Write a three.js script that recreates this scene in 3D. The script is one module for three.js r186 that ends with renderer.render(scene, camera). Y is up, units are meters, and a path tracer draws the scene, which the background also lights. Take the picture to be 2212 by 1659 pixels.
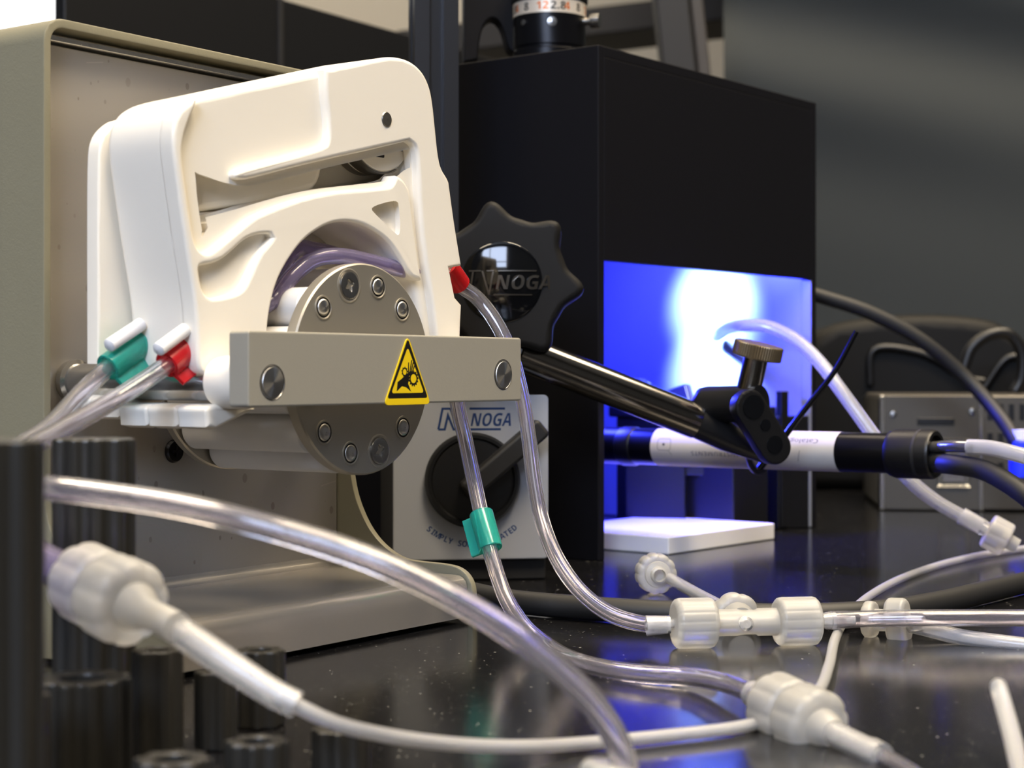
import * as THREE from 'three';
import { RoundedBoxGeometry } from 'three/addons/geometries/RoundedBoxGeometry.js';
import { TextGeometry } from 'three/addons/geometries/TextGeometry.js';
import { FontLoader } from 'three/addons/loaders/FontLoader.js';
import { mergeGeometries } from 'three/addons/utils/BufferGeometryUtils.js';
import { RectAreaLightUniformsLib } from 'three/addons/lights/RectAreaLightUniformsLib.js';

// ---------------------------------------------------------------- camera, sky, large lights, exposure
const F = 3700, CX = 1106, HY = 801, H = 0.07;          // focal length in pixels, principal column, horizon row, eye height above the bench
const scene = new THREE.Scene();
scene.background = new THREE.Color(0x9fb4d0);            // daylight outside the closed room
const camera = new THREE.PerspectiveCamera(2 * Math.atan(829.5 / F) * 180 / Math.PI, 2212 / 1659, 0.02, 30);
camera.position.set(0, H, 0);
camera.setViewOffset(2212, 1659, 0, 829.5 - HY, 2212, 1659);
camera.focus = 0.465;
camera.userData.fStop = 23;
const renderer = new THREE.WebGLRenderer();
renderer.toneMapping = THREE.LinearToneMapping;
renderer.toneMappingExposure = 0.95;
renderer.shadowMap.enabled = true;
RectAreaLightUniformsLib.init();
function areaLight(color, intensity, w, h, pos, target) {
  const l = new THREE.RectAreaLight(color, intensity, w, h);
  l.position.set(...pos); l.lookAt(...target); l.castShadow = true;
  l.name = 'area_light'; scene.add(l);
  return l;
}
const WARM = 0xffebcb, DAY = 0xd0e0ff;
const CEILING = [[0.45, 0.2, 0.6, 0.6, 38], [0.65, -0.85, 1.3, 0.8, 10], [-0.9, 0.6, 0.6, 0.6, 13], [-0.5, -1.75, 0.6, 0.6, 8]];   // x, z, width, depth, strength
const WINDOW = { x: -0.48, y: 1.15, z: 1.72, w: 0.9, h: 0.8, strength: 17 };
for (const [x, z, w, d, s] of CEILING) areaLight(WARM, s, w, d, [x, 1.845, z], [x, 0, z - 1e-4]);
areaLight(DAY, WINDOW.strength, WINDOW.w, WINDOW.h, [WINDOW.x, WINDOW.y, WINDOW.z - 0.03], [WINDOW.x, WINDOW.y, 0]);

// ---------------------------------------------------------------- helpers
const V = (x, y, z) => new THREE.Vector3(x, y, z);
const at = (u, v, D) => V((u - CX) * D / F, H - (v - HY) * D / F, -D);     // the point of the place at distance D along the bench axis that this ray meets
const onBench = (u, v, lift = 0) => at(u, v, (H - lift) * F / (v - HY));   // the point at a height over the bench
let seed = 7;
const rnd = () => { seed = (seed * 1664525 + 1013904223) % 4294967296; return seed / 4294967296; };
const taken = {};
const numbered = (n) => { const k = taken[n] = (taken[n] ?? -1) + 1; return k ? n + '_' + String(k).padStart(3, '0') : n; };
function tag(o, label, category, group, kind) {
  if (label) o.userData.label = label;
  if (category) o.userData.category = category;
  if (group) o.userData.group = group;
  if (kind) o.userData.kind = kind;
  return o;
}
function thing(name, label, category, group) { const g = new THREE.Group(); g.name = numbered(name); scene.add(g); return tag(g, label, category, group); }
function part(name, geo, mat, parent, label) {
  const m = new THREE.Mesh(geo, mat); m.name = parent === scene ? numbered(name) : name; m.castShadow = m.receiveShadow = true; parent.add(m);
  if (label) m.userData.label = label;
  return m;
}
const struct = (name, geo, mat) => { const m = part(name, geo, mat, scene); m.userData.kind = 'structure'; return m; };
function copyOf(o, label) { const c = o.clone(); c.name = numbered(o.name.replace(/_\d{3}$/, '')); scene.add(c); c.userData = { ...o.userData }; if (label) c.userData.label = label; return c; }
const place = (o, p, dir, roll = 0) => { o.position.copy(p); o.quaternion.setFromUnitVectors(V(0, 0, 1), dir.clone().normalize()); if (roll) o.rotateZ(roll); return o; };

function crease(g, angle = 0.6) {                           // area-weighted normals that stay sharp past an angle, so that large flat faces keep their flatness beside fine bevels
  g = g.index ? g.toNonIndexed() : g;
  const p = g.attributes.position, n = p.count, lim = Math.cos(angle), fx = new Float64Array(n), at3 = new Map(), A = V(0, 0, 0), B = V(0, 0, 0), C = V(0, 0, 0), faces = [];
  for (let i = 0; i < n; i += 3) {
    A.fromBufferAttribute(p, i); B.fromBufferAttribute(p, i + 1); C.fromBufferAttribute(p, i + 2);
    const c = B.clone().sub(A).cross(C.clone().sub(A)), l = c.length(); faces.push([c, l > 0 ? c.clone().divideScalar(l) : c]);
    for (let k = 0; k < 3; k++) { const key = Math.round(p.getX(i + k) * 1e7) + ',' + Math.round(p.getY(i + k) * 1e7) + ',' + Math.round(p.getZ(i + k) * 1e7); fx[i + k] = 0; if (!at3.has(key)) at3.set(key, []); at3.get(key).push(i + k); }
  }
  const nor = new Float32Array(n * 3);
  for (const list of at3.values()) for (const i of list) {
    const [, own] = faces[i / 3 | 0], s = V(0, 0, 0);
    for (const j of list) { const [w, u] = faces[j / 3 | 0]; if (u.dot(own) > lim) s.add(w); }
    if (s.lengthSq() === 0) s.copy(own);
    s.normalize(); nor.set([s.x, s.y, s.z], i * 3);
  }
  g.setAttribute('normal', new THREE.BufferAttribute(nor, 3));
  return g;
}
function chaikin(pts, times = 2, closed = true) {          // rounds a polyline; a point whose third entry is 1 stays a corner
  for (let k = 0; k < times; k++) {
    const out = [], n = pts.length;
    for (let i = 0; i < n; i++) {
      const p = pts[i], a = pts[(i + n - 1) % n], b = pts[(i + 1) % n];
      if (p[2] || (!closed && (i === 0 || i === n - 1))) { out.push(p); continue; }
      out.push([p[0] * .75 + a[0] * .25, p[1] * .75 + a[1] * .25], [p[0] * .75 + b[0] * .25, p[1] * .75 + b[1] * .25]);
    }
    pts = out;
  }
  return pts;
}
const loop = (pts) => pts.map((p) => new THREE.Vector2(p[0], p[1]));
function extrude(pts, z0, z1, bevel = 0, holes = [], segs = 3, angle = 0.6) {
  const s = new THREE.Shape(loop(pts));
  for (const h of holes) s.holes.push(new THREE.Path(loop(h)));
  const g = new THREE.ExtrudeGeometry(s, { depth: z1 - z0 - 2 * bevel, bevelEnabled: bevel > 0, bevelThickness: bevel, bevelSize: bevel, bevelOffset: -bevel, bevelSegments: segs, curveSegments: 24 });
  g.translate(0, 0, z0 + bevel);
  return crease(g, angle);
}
const thin = (pts, gap = .0006) => pts.filter((p, i) => i === 0 || Math.hypot(p[0] - pts[i - 1][0], p[1] - pts[i - 1][1]) > gap);
const circle = (r, n = 48, x = 0, y = 0) => Array.from({ length: n }, (_, i) => [x + r * Math.cos(i / n * 2 * Math.PI), y + r * Math.sin(i / n * 2 * Math.PI)]);
const rect = (x0, y0, x1, y1, r = 0, n = 5) => {
  if (!r) return [[x0, y0], [x1, y0], [x1, y1], [x0, y1]];
  const out = [];
  for (const [cx, cy, a] of [[x1 - r, y0 + r, -90], [x1 - r, y1 - r, 0], [x0 + r, y1 - r, 90], [x0 + r, y0 + r, 180]])
    for (let i = 0; i <= n; i++) { const t = (a + 90 * i / n) * Math.PI / 180; out.push([cx + r * Math.cos(t), cy + r * Math.sin(t)]); }
  return out;
};
const box = (w, h, d, r = 0, x = 0, y = 0, z = 0) => (r ? new RoundedBoxGeometry(w, h, d, 3, r) : new THREE.BoxGeometry(w, h, d)).translate(x, y, z);
const lathe = (profile, n = 48) => crease(new THREE.LatheGeometry(loop(profile), n).rotateX(Math.PI / 2).toNonIndexed(), 0.7);   // profile (radius, along z)
const plain = (g) => { const q = g.index ? g.toNonIndexed() : g.clone(); for (const k of Object.keys(q.attributes)) if (!['position', 'normal', 'uv'].includes(k)) q.deleteAttribute(k); return q; };
const join = (...gs) => mergeGeometries(gs.flat().map(plain));
function flatUV(g, x0, y0, w, h) {                          // uv across the x-y plane of a flat thing's own axes
  const p = g.attributes.position, uv = new Float32Array(p.count * 2);
  for (let i = 0; i < p.count; i++) { uv[2 * i] = (p.getX(i) - x0) / w; uv[2 * i + 1] = (p.getY(i) - y0) / h; }
  g.setAttribute('uv', new THREE.BufferAttribute(uv, 2)); return g;
}
function boxUV(g, size = 1) {                               // uv in metres / size, by the main direction of each face
  g = plain(g); const p = g.attributes.position, n = g.attributes.normal, uv = new Float32Array(p.count * 2);
  for (let i = 0; i < p.count; i++) {
    const ax = Math.abs(n.getX(i)), ay = Math.abs(n.getY(i)), az = Math.abs(n.getZ(i));
    const [a, b] = ay > ax && ay > az ? [p.getX(i), p.getZ(i)] : ax > az ? [p.getZ(i), p.getY(i)] : [p.getX(i), p.getY(i)];
    uv[2 * i] = a / size; uv[2 * i + 1] = b / size;
  }
  g.setAttribute('uv', new THREE.BufferAttribute(uv, 2)); return g;
}
// a hose along a curve: outside wall, inside wall and two ring faces, so that it is a real hollow body; inner 0 makes a solid rod with domed ends
function hose(points, outer, inner = 0, steps = 90, around = 20, dome = 0) {
  const curve = new THREE.CatmullRomCurve3(points, false, 'centripetal'), fr = curve.computeFrenetFrames(steps, false);
  const pos = [], nor = [], uv = [], idx = [], len = curve.getLength();
  const wall = (r, out) => {
    const base = pos.length / 3;
    for (let i = 0; i <= steps; i++) {
      const c = curve.getPointAt(i / steps), rr = typeof r === 'function' ? r(i / steps) : r;
      for (let j = 0; j <= around; j++) {
        const a = j / around * 2 * Math.PI, nx = fr.normals[i].clone().multiplyScalar(Math.cos(a)).addScaledVector(fr.binormals[i], Math.sin(a));
        pos.push(c.x + nx.x * rr, c.y + nx.y * rr, c.z + nx.z * rr); nor.push(nx.x * out, nx.y * out, nx.z * out); uv.push(j / around, i / steps * len * 40);
      }
    }
    for (let i = 0; i < steps; i++) for (let j = 0; j < around; j++) {
      const a = base + i * (around + 1) + j, b = a + around + 1;
      out > 0 ? idx.push(a, a + 1, b, b, a + 1, b + 1) : idx.push(a, b, a + 1, b, b + 1, a + 1);
    }
  };
  wall(outer, 1);
  if (inner) wall(inner, -1);
  for (const e of [0, 1]) {
    const i = e * steps, c = curve.getPointAt(e), t = curve.getTangentAt(e).multiplyScalar(e ? 1 : -1), base = pos.length / 3, rings = inner ? [outer, inner] : dome ? [1, .92, .7, .4, 0.001] : [1, 0.001];
    rings.forEach((r, k) => {
      const R = inner ? (typeof r === 'function' ? r(e) : r) : (typeof outer === 'function' ? outer(e) : outer) * r, up = dome && !inner ? Math.sqrt(1 - r * r) * (typeof outer === 'function' ? outer(e) : outer) * dome : 0;
      for (let j = 0; j <= around; j++) {
        const a = j / around * 2 * Math.PI, nx = fr.normals[i].clone().multiplyScalar(Math.cos(a)).addScaledVector(fr.binormals[i], Math.sin(a));
        pos.push(c.x + nx.x * R + t.x * up, c.y + nx.y * R + t.y * up, c.z + nx.z * R + t.z * up);
        const m = dome && !inner ? nx.clone().multiplyScalar(r).addScaledVector(t, Math.sqrt(1 - r * r)) : t; nor.push(m.x, m.y, m.z); uv.push(j / around, 0);
      }
    });
    for (let k = 0; k < rings.length - 1; k++) for (let j = 0; j < around; j++) {
      const a = base + k * (around + 1) + j, b = a + around + 1;
      e ? idx.push(a, a + 1, b, b, a + 1, b + 1) : idx.push(a, b, a + 1, b, b + 1, a + 1);
    }
  }
  const g = new THREE.BufferGeometry();
  g.setAttribute('position', new THREE.Float32BufferAttribute(pos, 3)); g.setAttribute('normal', new THREE.Float32BufferAttribute(nor, 3)); g.setAttribute('uv', new THREE.Float32BufferAttribute(uv, 2));
  g.setIndex(idx);
  return g;
}

// ---------------------------------------------------------------- textures: grain, spots, dust, print
function canvas(w, h, draw, srgb = true) {
  const c = document.createElement('canvas'); c.width = w; c.height = h; draw(c.getContext('2d'), w, h);
  const t = new THREE.CanvasTexture(c); if (srgb) t.colorSpace = THREE.SRGBColorSpace; t.anisotropy = 8; return t;
}
function noiseMap(size, base, amp, streak = 0, repeat = 1, srgb = false) {     // fine grain, with streaks along u when asked
  const d = new Uint8Array(size * size * 4);
  const coarse = new Float32Array(size * size);
  for (const [cell, k] of [[4, .5], [16, .5]]) {
    const m = size / cell, grid = Array.from({ length: m * m }, () => rnd() - .5);
    for (let y = 0; y < size; y++) for (let x = 0; x < size; x++) {
      const fx = x / cell, fy = y / cell, x0 = Math.floor(fx), y0 = Math.floor(fy), tx = fx - x0, ty = fy - y0, gg = (a, b) => grid[(b % m) * m + (a % m)];
      coarse[y * size + x] += k * ((gg(x0, y0) * (1 - tx) + gg(x0 + 1, y0) * tx) * (1 - ty) + (gg(x0, y0 + 1) * (1 - tx) + gg(x0 + 1, y0 + 1) * tx) * ty);
    }
  }
  for (let y = 0; y < size; y++) {
    const line = (rnd() - .5) * streak;
    for (let x = 0; x < size; x++) {
      const v = Math.max(0, Math.min(255, base + amp * (coarse[y * size + x] + .6 * (rnd() - .5)) + line)), i = (y * size + x) * 4;
      d[i] = d[i + 1] = d[i + 2] = v; d[i + 3] = 255;
    }
  }
  const t = new THREE.DataTexture(d, size, size); t.wrapS = t.wrapT = THREE.RepeatWrapping; t.magFilter = THREE.LinearFilter; t.minFilter = THREE.LinearMipmapLinearFilter; t.generateMipmaps = true;
  if (srgb) t.colorSpace = THREE.SRGBColorSpace; t.repeat.set(repeat, repeat); t.needsUpdate = true; return t;
}
const grain = noiseMap(256, 128, 120), brushed = noiseMap(256, 150, 40, 90), fineBump = noiseMap(256, 128, 200);
const dusty = canvas(2048, 2048, (c, w, h) => {              // a tile of 0.32 m: black bench resin with dust specks and a few short hairs and scratches
  c.fillStyle = '#121214'; c.fillRect(0, 0, w, h);
  for (let i = 0; i < 26000; i++) { const g = 14 + rnd() * 30; c.fillStyle = `rgba(${g + 18},${g + 16},${g + 14},0.5)`; c.fillRect(rnd() * w, rnd() * h, 1 + rnd(), 1 + rnd()); }
  for (let i = 0; i < 15000; i++) { const g = 150 + rnd() * 105, s = .7 + rnd() * rnd() * rnd() * 2.2; c.fillStyle = `rgba(${g},${g},${g - 8},${.35 + rnd() * .6})`; c.beginPath(); c.ellipse(rnd() * w, rnd() * h, s, s * (.4 + rnd() * .6), rnd() * 3, 0, 7); c.fill(); }
  for (let i = 0; i < 240; i++) { const x = rnd() * w, y = rnd() * h, a = rnd() * 6.3, l = 4 + rnd() * 22; c.strokeStyle = `rgba(170,168,160,${.2 + rnd() * .4})`; c.lineWidth = .7; c.beginPath(); c.moveTo(x, y); c.quadraticCurveTo(x + l * Math.cos(a), y + l * Math.sin(a), x + l * 1.6 * Math.cos(a + .7), y + l * 1.6 * Math.sin(a + .7)); c.stroke(); }
});
dusty.wrapS = dusty.wrapT = THREE.RepeatWrapping;
const spotted = canvas(1024, 1024, (c, w, h) => {            // steel front plate, 0.16 m square: dried splashes, rusty tint, scratch
  c.fillStyle = '#b0aca6'; c.fillRect(0, 0, w, h);
  for (let i = 0; i < 40; i++) { const x = rnd() * w, y = rnd() * h, r = 40 + rnd() * 90, g = c.createRadialGradient(x, y, 0, x, y, r); const q = rnd() < .5 ? '150,120,84' : '140,134,128'; g.addColorStop(0, `rgba(${q},.16)`); g.addColorStop(1, `rgba(${q},0)`); c.fillStyle = g; c.fillRect(x - r, y - r, 2 * r, 2 * r); }
  for (let i = 0; i < 260; i++) { const r = 1.2 + rnd() * rnd() * 10; c.fillStyle = `rgba(108,97,86,${.15 + rnd() * .3})`; c.beginPath(); c.ellipse(rnd() * w, rnd() * h, r * .7, r, 0, 0, 7); c.fill(); }
  for (let i = 0; i < 26; i++) { const x = rnd() * w, y = rnd() * h; c.strokeStyle = 'rgba(230,225,215,.5)'; c.lineWidth = 1; c.beginPath(); c.moveTo(x, y); c.lineTo(x + 20 + rnd() * 30, y - rnd() * 8); c.stroke(); }
});
spotted.wrapS = spotted.wrapT = THREE.RepeatWrapping;

// ---------------------------------------------------------------- materials
const std = (color, roughness, metalness = 0, more = {}) => new THREE.MeshPhysicalMaterial({ color, roughness, metalness, ...more });
const M = {
  paint: std(0x88836d, .48, 0, { bumpMap: fineBump, bumpScale: .00004 }),
  cutEdge: std(0xe2dfd4, .5),
  steel: std(0xffffff, .36, .55, { map: spotted }),
  satin: std(0xb5b3ae, .36, .85, { roughnessMap: grain }),
  tray: std(0xb9b3aa, .27, .62, { bumpMap: grain, bumpScale: .00002 }),
  alu: std(0xb3ada0, .42, .75, { bumpMap: fineBump, bumpScale: .00001 }),
  barPaint: std(0xa8a497, .5, .25, { bumpMap: fineBump, bumpScale: .00002 }),
  screw: std(0xa9a7a4, .26, 1), screwDark: std(0x1c1a19, .35, .6),
  turned: std(0xc8c6c2, .3, 1, { anisotropy: .85 }),
  pom: std(0xf4eee1, .34), pomBack: std(0xf6efe0, .42), roller: std(0xdedcd8, .34),
  spring: std(0x8f897f, .32, .9),
  frost: std(0xf6f4ee, .38, 0, { transmission: .72, thickness: .004, ior: 1.45 }),
  frostClear: std(0xffffff, .22, 0, { transmission: .8, thickness: .003, ior: 1.45 }),
  clear: std(0xf8f5fc, .06, 0, { transmission: .955, thickness: .001, ior: 1.47 }),
  violet: std(0xddd4f2, .1, 0, { transmission: .88, thickness: .001, ior: 1.47, attenuationColor: new THREE.Color(0x9a86cc), attenuationDistance: .009 }),
  ptfe: std(0xf2f2f2, .3, 0, { transmission: .75, thickness: .001, ior: 1.38 }),
  silicone: std(0xf3f4f8, .2, 0, { transmission: .76, thickness: .002, ior: 1.41 }),
  teal: std(0x3fd3c0, .2, 0, { transmission: .68, thickness: .001, ior: 1.48 }),
  red: std(0xf03038, .2, 0, { transmission: .62, thickness: .001, ior: 1.48 }),
  black: std(0x0c0c0e, .4), blackGloss: std(0x08090c, .07), postBlack: std(0x2b2a27, .32), blackMatt: std(0x141416, .75), rubber: std(0x1a1a1b, .55), knob: std(0x121110, .6, 0, { specularIntensity: .45, bumpMap: fineBump, bumpScale: .00005 }),
  box: std(0x0e0e13, .55, 0, { specularIntensity: .35, bumpMap: fineBump, bumpScale: .00003 }),
  anod: std(0x101014, .3, .5), chrome: std(0x8d8983, .16, 1), darkChrome: std(0x8c8884, .14, 1), brass: std(0x8a7b62, .35, .8),
  liner: std(0x9fa1a7, .38, .35, { bumpMap: brushed, bumpScale: .00002 }),
  whitePlastic: std(0xefeff0, .4), paper: std(0xe9e4da, .6),
  bench: std(0xffffff, .16, 0, { map: dusty, specularIntensity: .8 }),
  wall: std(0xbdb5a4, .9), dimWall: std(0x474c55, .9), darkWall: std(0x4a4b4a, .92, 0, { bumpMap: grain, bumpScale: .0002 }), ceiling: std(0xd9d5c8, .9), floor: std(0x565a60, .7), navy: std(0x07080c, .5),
  foil: std(0x59554f, .42, .6), brown: std(0x0f0c0b, .7),
};
const glow = (c, k) => new THREE.MeshStandardMaterial({ color: 0x000000, emissive: c, emissiveIntensity: k, roughness: .6 });

// ---------------------------------------------------------------- the room and the bench
struct('floor', box(5.2, .1, 5.2, 0, 0, -.97, -.4), M.floor);
struct('ceiling', box(5.2, .1, 5.2, 0, 0, 1.92, -.4), M.ceiling);
struct('wall_back', box(5.2, 2.9, .1, 0, 0, .475, -2.65), M.wall);
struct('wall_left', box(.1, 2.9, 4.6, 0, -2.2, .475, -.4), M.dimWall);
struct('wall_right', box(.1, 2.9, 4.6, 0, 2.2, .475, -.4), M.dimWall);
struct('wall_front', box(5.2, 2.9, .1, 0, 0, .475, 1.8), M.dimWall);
const frameOf = (w, h, t, d) => extrude(rect(-w / 2 - t, -h / 2 - t, w / 2 + t, h / 2 + t), 0, d, .002, [rect(-w / 2, -h / 2, w / 2, h / 2)], 1);
{
  const g = thing('window_1'); g.userData.kind = 'structure'; g.position.set(WINDOW.x, WINDOW.y, WINDOW.z - .02); g.rotation.y = Math.PI;
  part('pane', box(WINDOW.w, WINDOW.h, .01), glow(DAY, 8), g);
  part('window_frame', frameOf(WINDOW.w, WINDOW.h, .05, .05), M.whitePlastic, g);
  part('glazing_bar', box(.03, WINDOW.h, .03, 0, .16, 0, .012), M.whitePlastic, g); part('glazing_bar', box(WINDOW.w, .03, .03, 0, 0, -.2, .012), M.whitePlastic, g);
}
{
  const g = thing('window_2'); g.userData.kind = 'structure'; g.position.set(-1.06, .96, -2.585);
  part('pane', box(.8, .8, .01), glow(0xffffff, 2.5), g);
  part('window_frame', frameOf(.8, .8, .03, .03), M.black, g);
}
CEILING.forEach(([x, z, w, d], i) => {
  const g = thing('ceiling_light', ['square warm ceiling panel light in front of the bench', 'wide warm ceiling panel light over the bench', 'square warm ceiling panel light left of the window', 'square warm ceiling panel light by the back wall'][i], 'light', 'ceiling panel lights');
  g.position.set(x, 1.86, z);
  part('diffuser', box(w - .02, .008, d - .02), glow(WARM, 6), g);
  part('frame', frameOf(w - .02, d - .02, .02, .02).rotateX(Math.PI / 2).translate(0, .012, 0), M.whitePlastic, g);
});
{
  const b = thing('lab_bench', 'glossy black laboratory bench top speckled with dust', 'bench');
  const top = new THREE.PlaneGeometry(1, 1);   // only for its uv layout
  const g = boxUV(box(2.4, .03, 1.45, .003, 0, -.015, -.42), .32);
  part('bench_top', g, M.bench, b);
  for (const x of [-1.1, 1.1]) part('pedestal', box(.16, .89, 1.2, .004, x, -.475, -.42), M.blackMatt, b);
}

// ---------------------------------------------------------------- the pump: its own axes run along the front (x), up (y) and out of the front (z)
const yaw = 35.3 * Math.PI / 180, sy = Math.sin(yaw), cy = Math.cos(yaw), PO = V(-.0791, 0, -.4571), PD = V(sy, 0, -cy), PN = V(cy, 0, sy);
function onPump(u, v, N) { const dx = (u - CX) / F, D = (N + cy * PO.x + sy * PO.z) / (cy * dx - sy), x = dx * D - PO.x, z = -D - PO.z; return [sy * x - cy * z, H - (v - HY) / F * D]; }
function onSide(u, v, U) { const dx = (u - CX) / F, D = (U + sy * PO.x - cy * PO.z) / (sy * dx + cy), x = dx * D - PO.x, z = -D - PO.z; return [cy * x + sy * z, H - (v - HY) / F * D]; }
const traced = (pts, N) => pts.map(([u, v, k]) => [...onPump(u, v, N), k]);
const fromPump = (U, Y, N) => PO.clone().addScaledVector(PD, U).addScaledVector(PN, N).setY(Y);
const AY = .0704, HW = .0572, TOP = .1553, SHEET = .0022;          // axle height, half width of the housing, its height, sheet thickness

const pump = thing('peristaltic_pump', 'grey metal pump with round roller head, crossbar and yellow warning sticker', 'pump');
pump.position.copy(PO); pump.rotation.y = Math.PI / 2 - yaw;
{
  const r = .006, outer = [[-HW, .001]], inner = [];
  for (let i = 0; i <= 8; i++) { const t = i / 8 * Math.PI / 2; outer.push([-HW + r - r * Math.cos(t), TOP - r + r * Math.sin(t)]); }
  for (let i = 0; i <= 8; i++) { const t = i / 8 * Math.PI / 2; outer.push([HW - r + r * Math.sin(t), TOP - r + r * Math.cos(t)]); }
  outer.push([HW, .001], [HW - SHEET, .001]);
  const q = r - SHEET;
  for (let i = 0; i <= 8; i++) { const t = i / 8 * Math.PI / 2; inner.push([HW - r + q * Math.cos(t), TOP - r + q * Math.sin(t)]); }
  for (let i = 0; i <= 8; i++) { const t = i / 8 * Math.PI / 2; inner.push([-HW + r - q * Math.sin(t), TOP - r + q * Math.cos(t)]); }
  const shell = extrude([...outer, ...inner, [-HW + SHEET, .001]], -.15, 0, .0004, [], 2);
  const foot = [[-.0003, .001, 1], [.0445, .001, 1], [.0447, .0062], [.0444, .0103], [.0425, .0132], [.0395, .0150], [.035, .0156], [.03, .0157], [.0235, .0158], [.0195, .0162], [.0152, .0178], [.0106, .0206], [.0066, .0245], [.0034, .0295], [.0012, .0345], [0, .0400], [-.0003, .042, 1]];
  const wing = extrude(chaikin(foot, 2), -SHEET / 2, SHEET / 2, .0004, [], 2).rotateY(-Math.PI / 2);
  part('housing_cover', boxUV(join(shell, wing.clone().translate(-HW + SHEET / 2, 0, 0), wing.clone().translate(HW - SHEET / 2, 0, 0)), .03), M.paint, pump);
  part('front_plate', boxUV(box(2 * (HW - SHEET) - .0006, .148, .003, .0003, 0, .0757, -.0065), .16), M.steel, pump);
  part('top_rail', boxUV(box(2 * (HW - SHEET) - .0006, .0018, .004, .0004, 0, .1511, -.0055), .05), M.satin, pump);
  // tray: a sheet bent over a rounded front edge
  const t = [[-.005, .0158, 1], [-.0042, .0145], [-.0028, .0134], [0, .0130], [.037, .0130], [.0405, .0129], [.0424, .0116], [.0430, .0095], [.0430, .0015, 1], [.0415, .0015, 1], [.0413, .0092], [.0404, .0110], [.037, .0115], [0, .0115], [-.005, .0115, 1]];
  part('drip_tray', boxUV(extrude(chaikin(t, 3), -(HW - SHEET) + .0003, HW - SHEET - .0003, 0).rotateY(-Math.PI / 2), .03), M.tray, pump);
  // rods from the plate to the crossbar
  const rods = [[-.0445, .0674], [.0445, .0690]];
  for (const [U, Y] of rods) {
    const rod = part('guide_rod', lathe([[.0001, -.005], [.0052, -.005], [.0054, -.003], [.0044, -.0025], [.0044, .057], [.0001, .057]]).translate(U, Y, 0), M.satin, pump);
    part('bushing', lathe([[.0046, .046], [.0058, .0465], [.0061, .049], [.0061, .0545], [.0058, .0567], [.0046, .0568]]).translate(U, Y, 0), M.pom, rod, 'white plastic bushing behind the crossbar');
  }
  // roller head
  const head = (z0, z1) => { const R = .0264, e = .0004; return lathe([[.0001, z0], [R - e, z0], [R, z0 + e], [R, z1 - e], [R - e, z1], [.0001, z1]], 128).translate(0, AY, 0); };
  part('back_flange', head(.004, .0068), M.alu, pump);
  const front = part('front_disc', head(.0483, .0518), M.alu, pump, 'round aluminium disc with a ring of pins');
  part('axle', lathe([[.0001, -.005], [.009, -.005], [.009, .0483], [.0001, .0483]]).translate(0, AY, 0), M.satin, pump);
  const recess = (m) => lathe([[.0001, .05185], [m, .05185], [m + .00025, .0519], [m + .0004, .0521], [m + .0003, .05218], [m, .0521]], 40);
  for (let k = 0; k < 12; k++) {
    const a = (15.7 + 30 * k) * Math.PI / 180, x = .0214 * Math.cos(a), y = AY + .0214 * Math.sin(a), big = k === 3 || k === 9;
    if (!big) {
      part('roller', lathe([[.0001, .0075], [.0045, .0075], [.0051, .0085], [.0051, .0475], [.0045, .0482], [.0001, .0482]], 40).translate(x, y, 0), M.roller, pump);
      part('pin_hole', lathe([[.0001, .05190], [.0026, .05190], [.0026, .0517], [.0001, .0517]], 32).translate(x, y, 0), M.screwDark, front);
      part('roller_pin', lathe([[.0001, .0525], [.0009, .05246], [.0016, .0523], [.00205, .0520], [.00215, .0517], [.0021, .0515]], 40).translate(x, y, 0), M.turned, front, 'turned steel pin end');
      part('pin_seat', lathe([[.0025, .0514], [.0031, .0514], [.0030, .0520], [.00275, .05205], [.0025, .0519]], 40).translate(x, y, 0), M.alu, front);
    } else {
      const cross = [];
      for (let i = 0; i < 16; i++) { const t = (i / 16) * 2 * Math.PI, r = i % 4 === 0 ? .0017 : i % 4 === 2 ? .0007 : .0011; cross.push([r * Math.cos(t), r * Math.sin(t)]); }
      const s = part('crosshead_screw', extrude(circle(.0035), .0500, .0522, .0004, [chaikin(cross, 1)], 2).rotateZ(.4).translate(x, y, 0), M.screw, front, 'crosshead screw');
      part('screw_recess', extrude(circle(.0022), .0498, .0515, 0).translate(x, y, 0), M.screwDark, s);
      part('pin_seat', lathe([[.0034, .0514], [.0043, .0514], [.0043, .0519], [.0040, .0520], [.0035, .0518]], 48).translate(x, y, 0), M.alu, front);
    }
  }
  // crossbar
  const bar = part('crossbar', boxUV(extrude(rect(-.0522, -.0085, .0530, .0085, .0008, 3), .0565, .0625, .0004, [], 2).translate(0, .0704, 0), .03), M.barPaint, pump, 'flat grey crossbar in front of the roller head');
  for (const [U, Y] of rods) {
    part('round_screw', lathe([[.0001, .06302], [.002, .06298], [.0034, .0628], [.0036, .0625], [.0036, .0615]], 56).translate(U, Y, 0), M.turned, bar, 'turned round screw head');
    part('screw_ring', lathe([[.0036, .0615], [.0041, .0615], [.0041, .06255], [.00385, .06265], [.0036, .0624]], 56).translate(U, Y, 0), M.screw, bar);
  }
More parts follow.
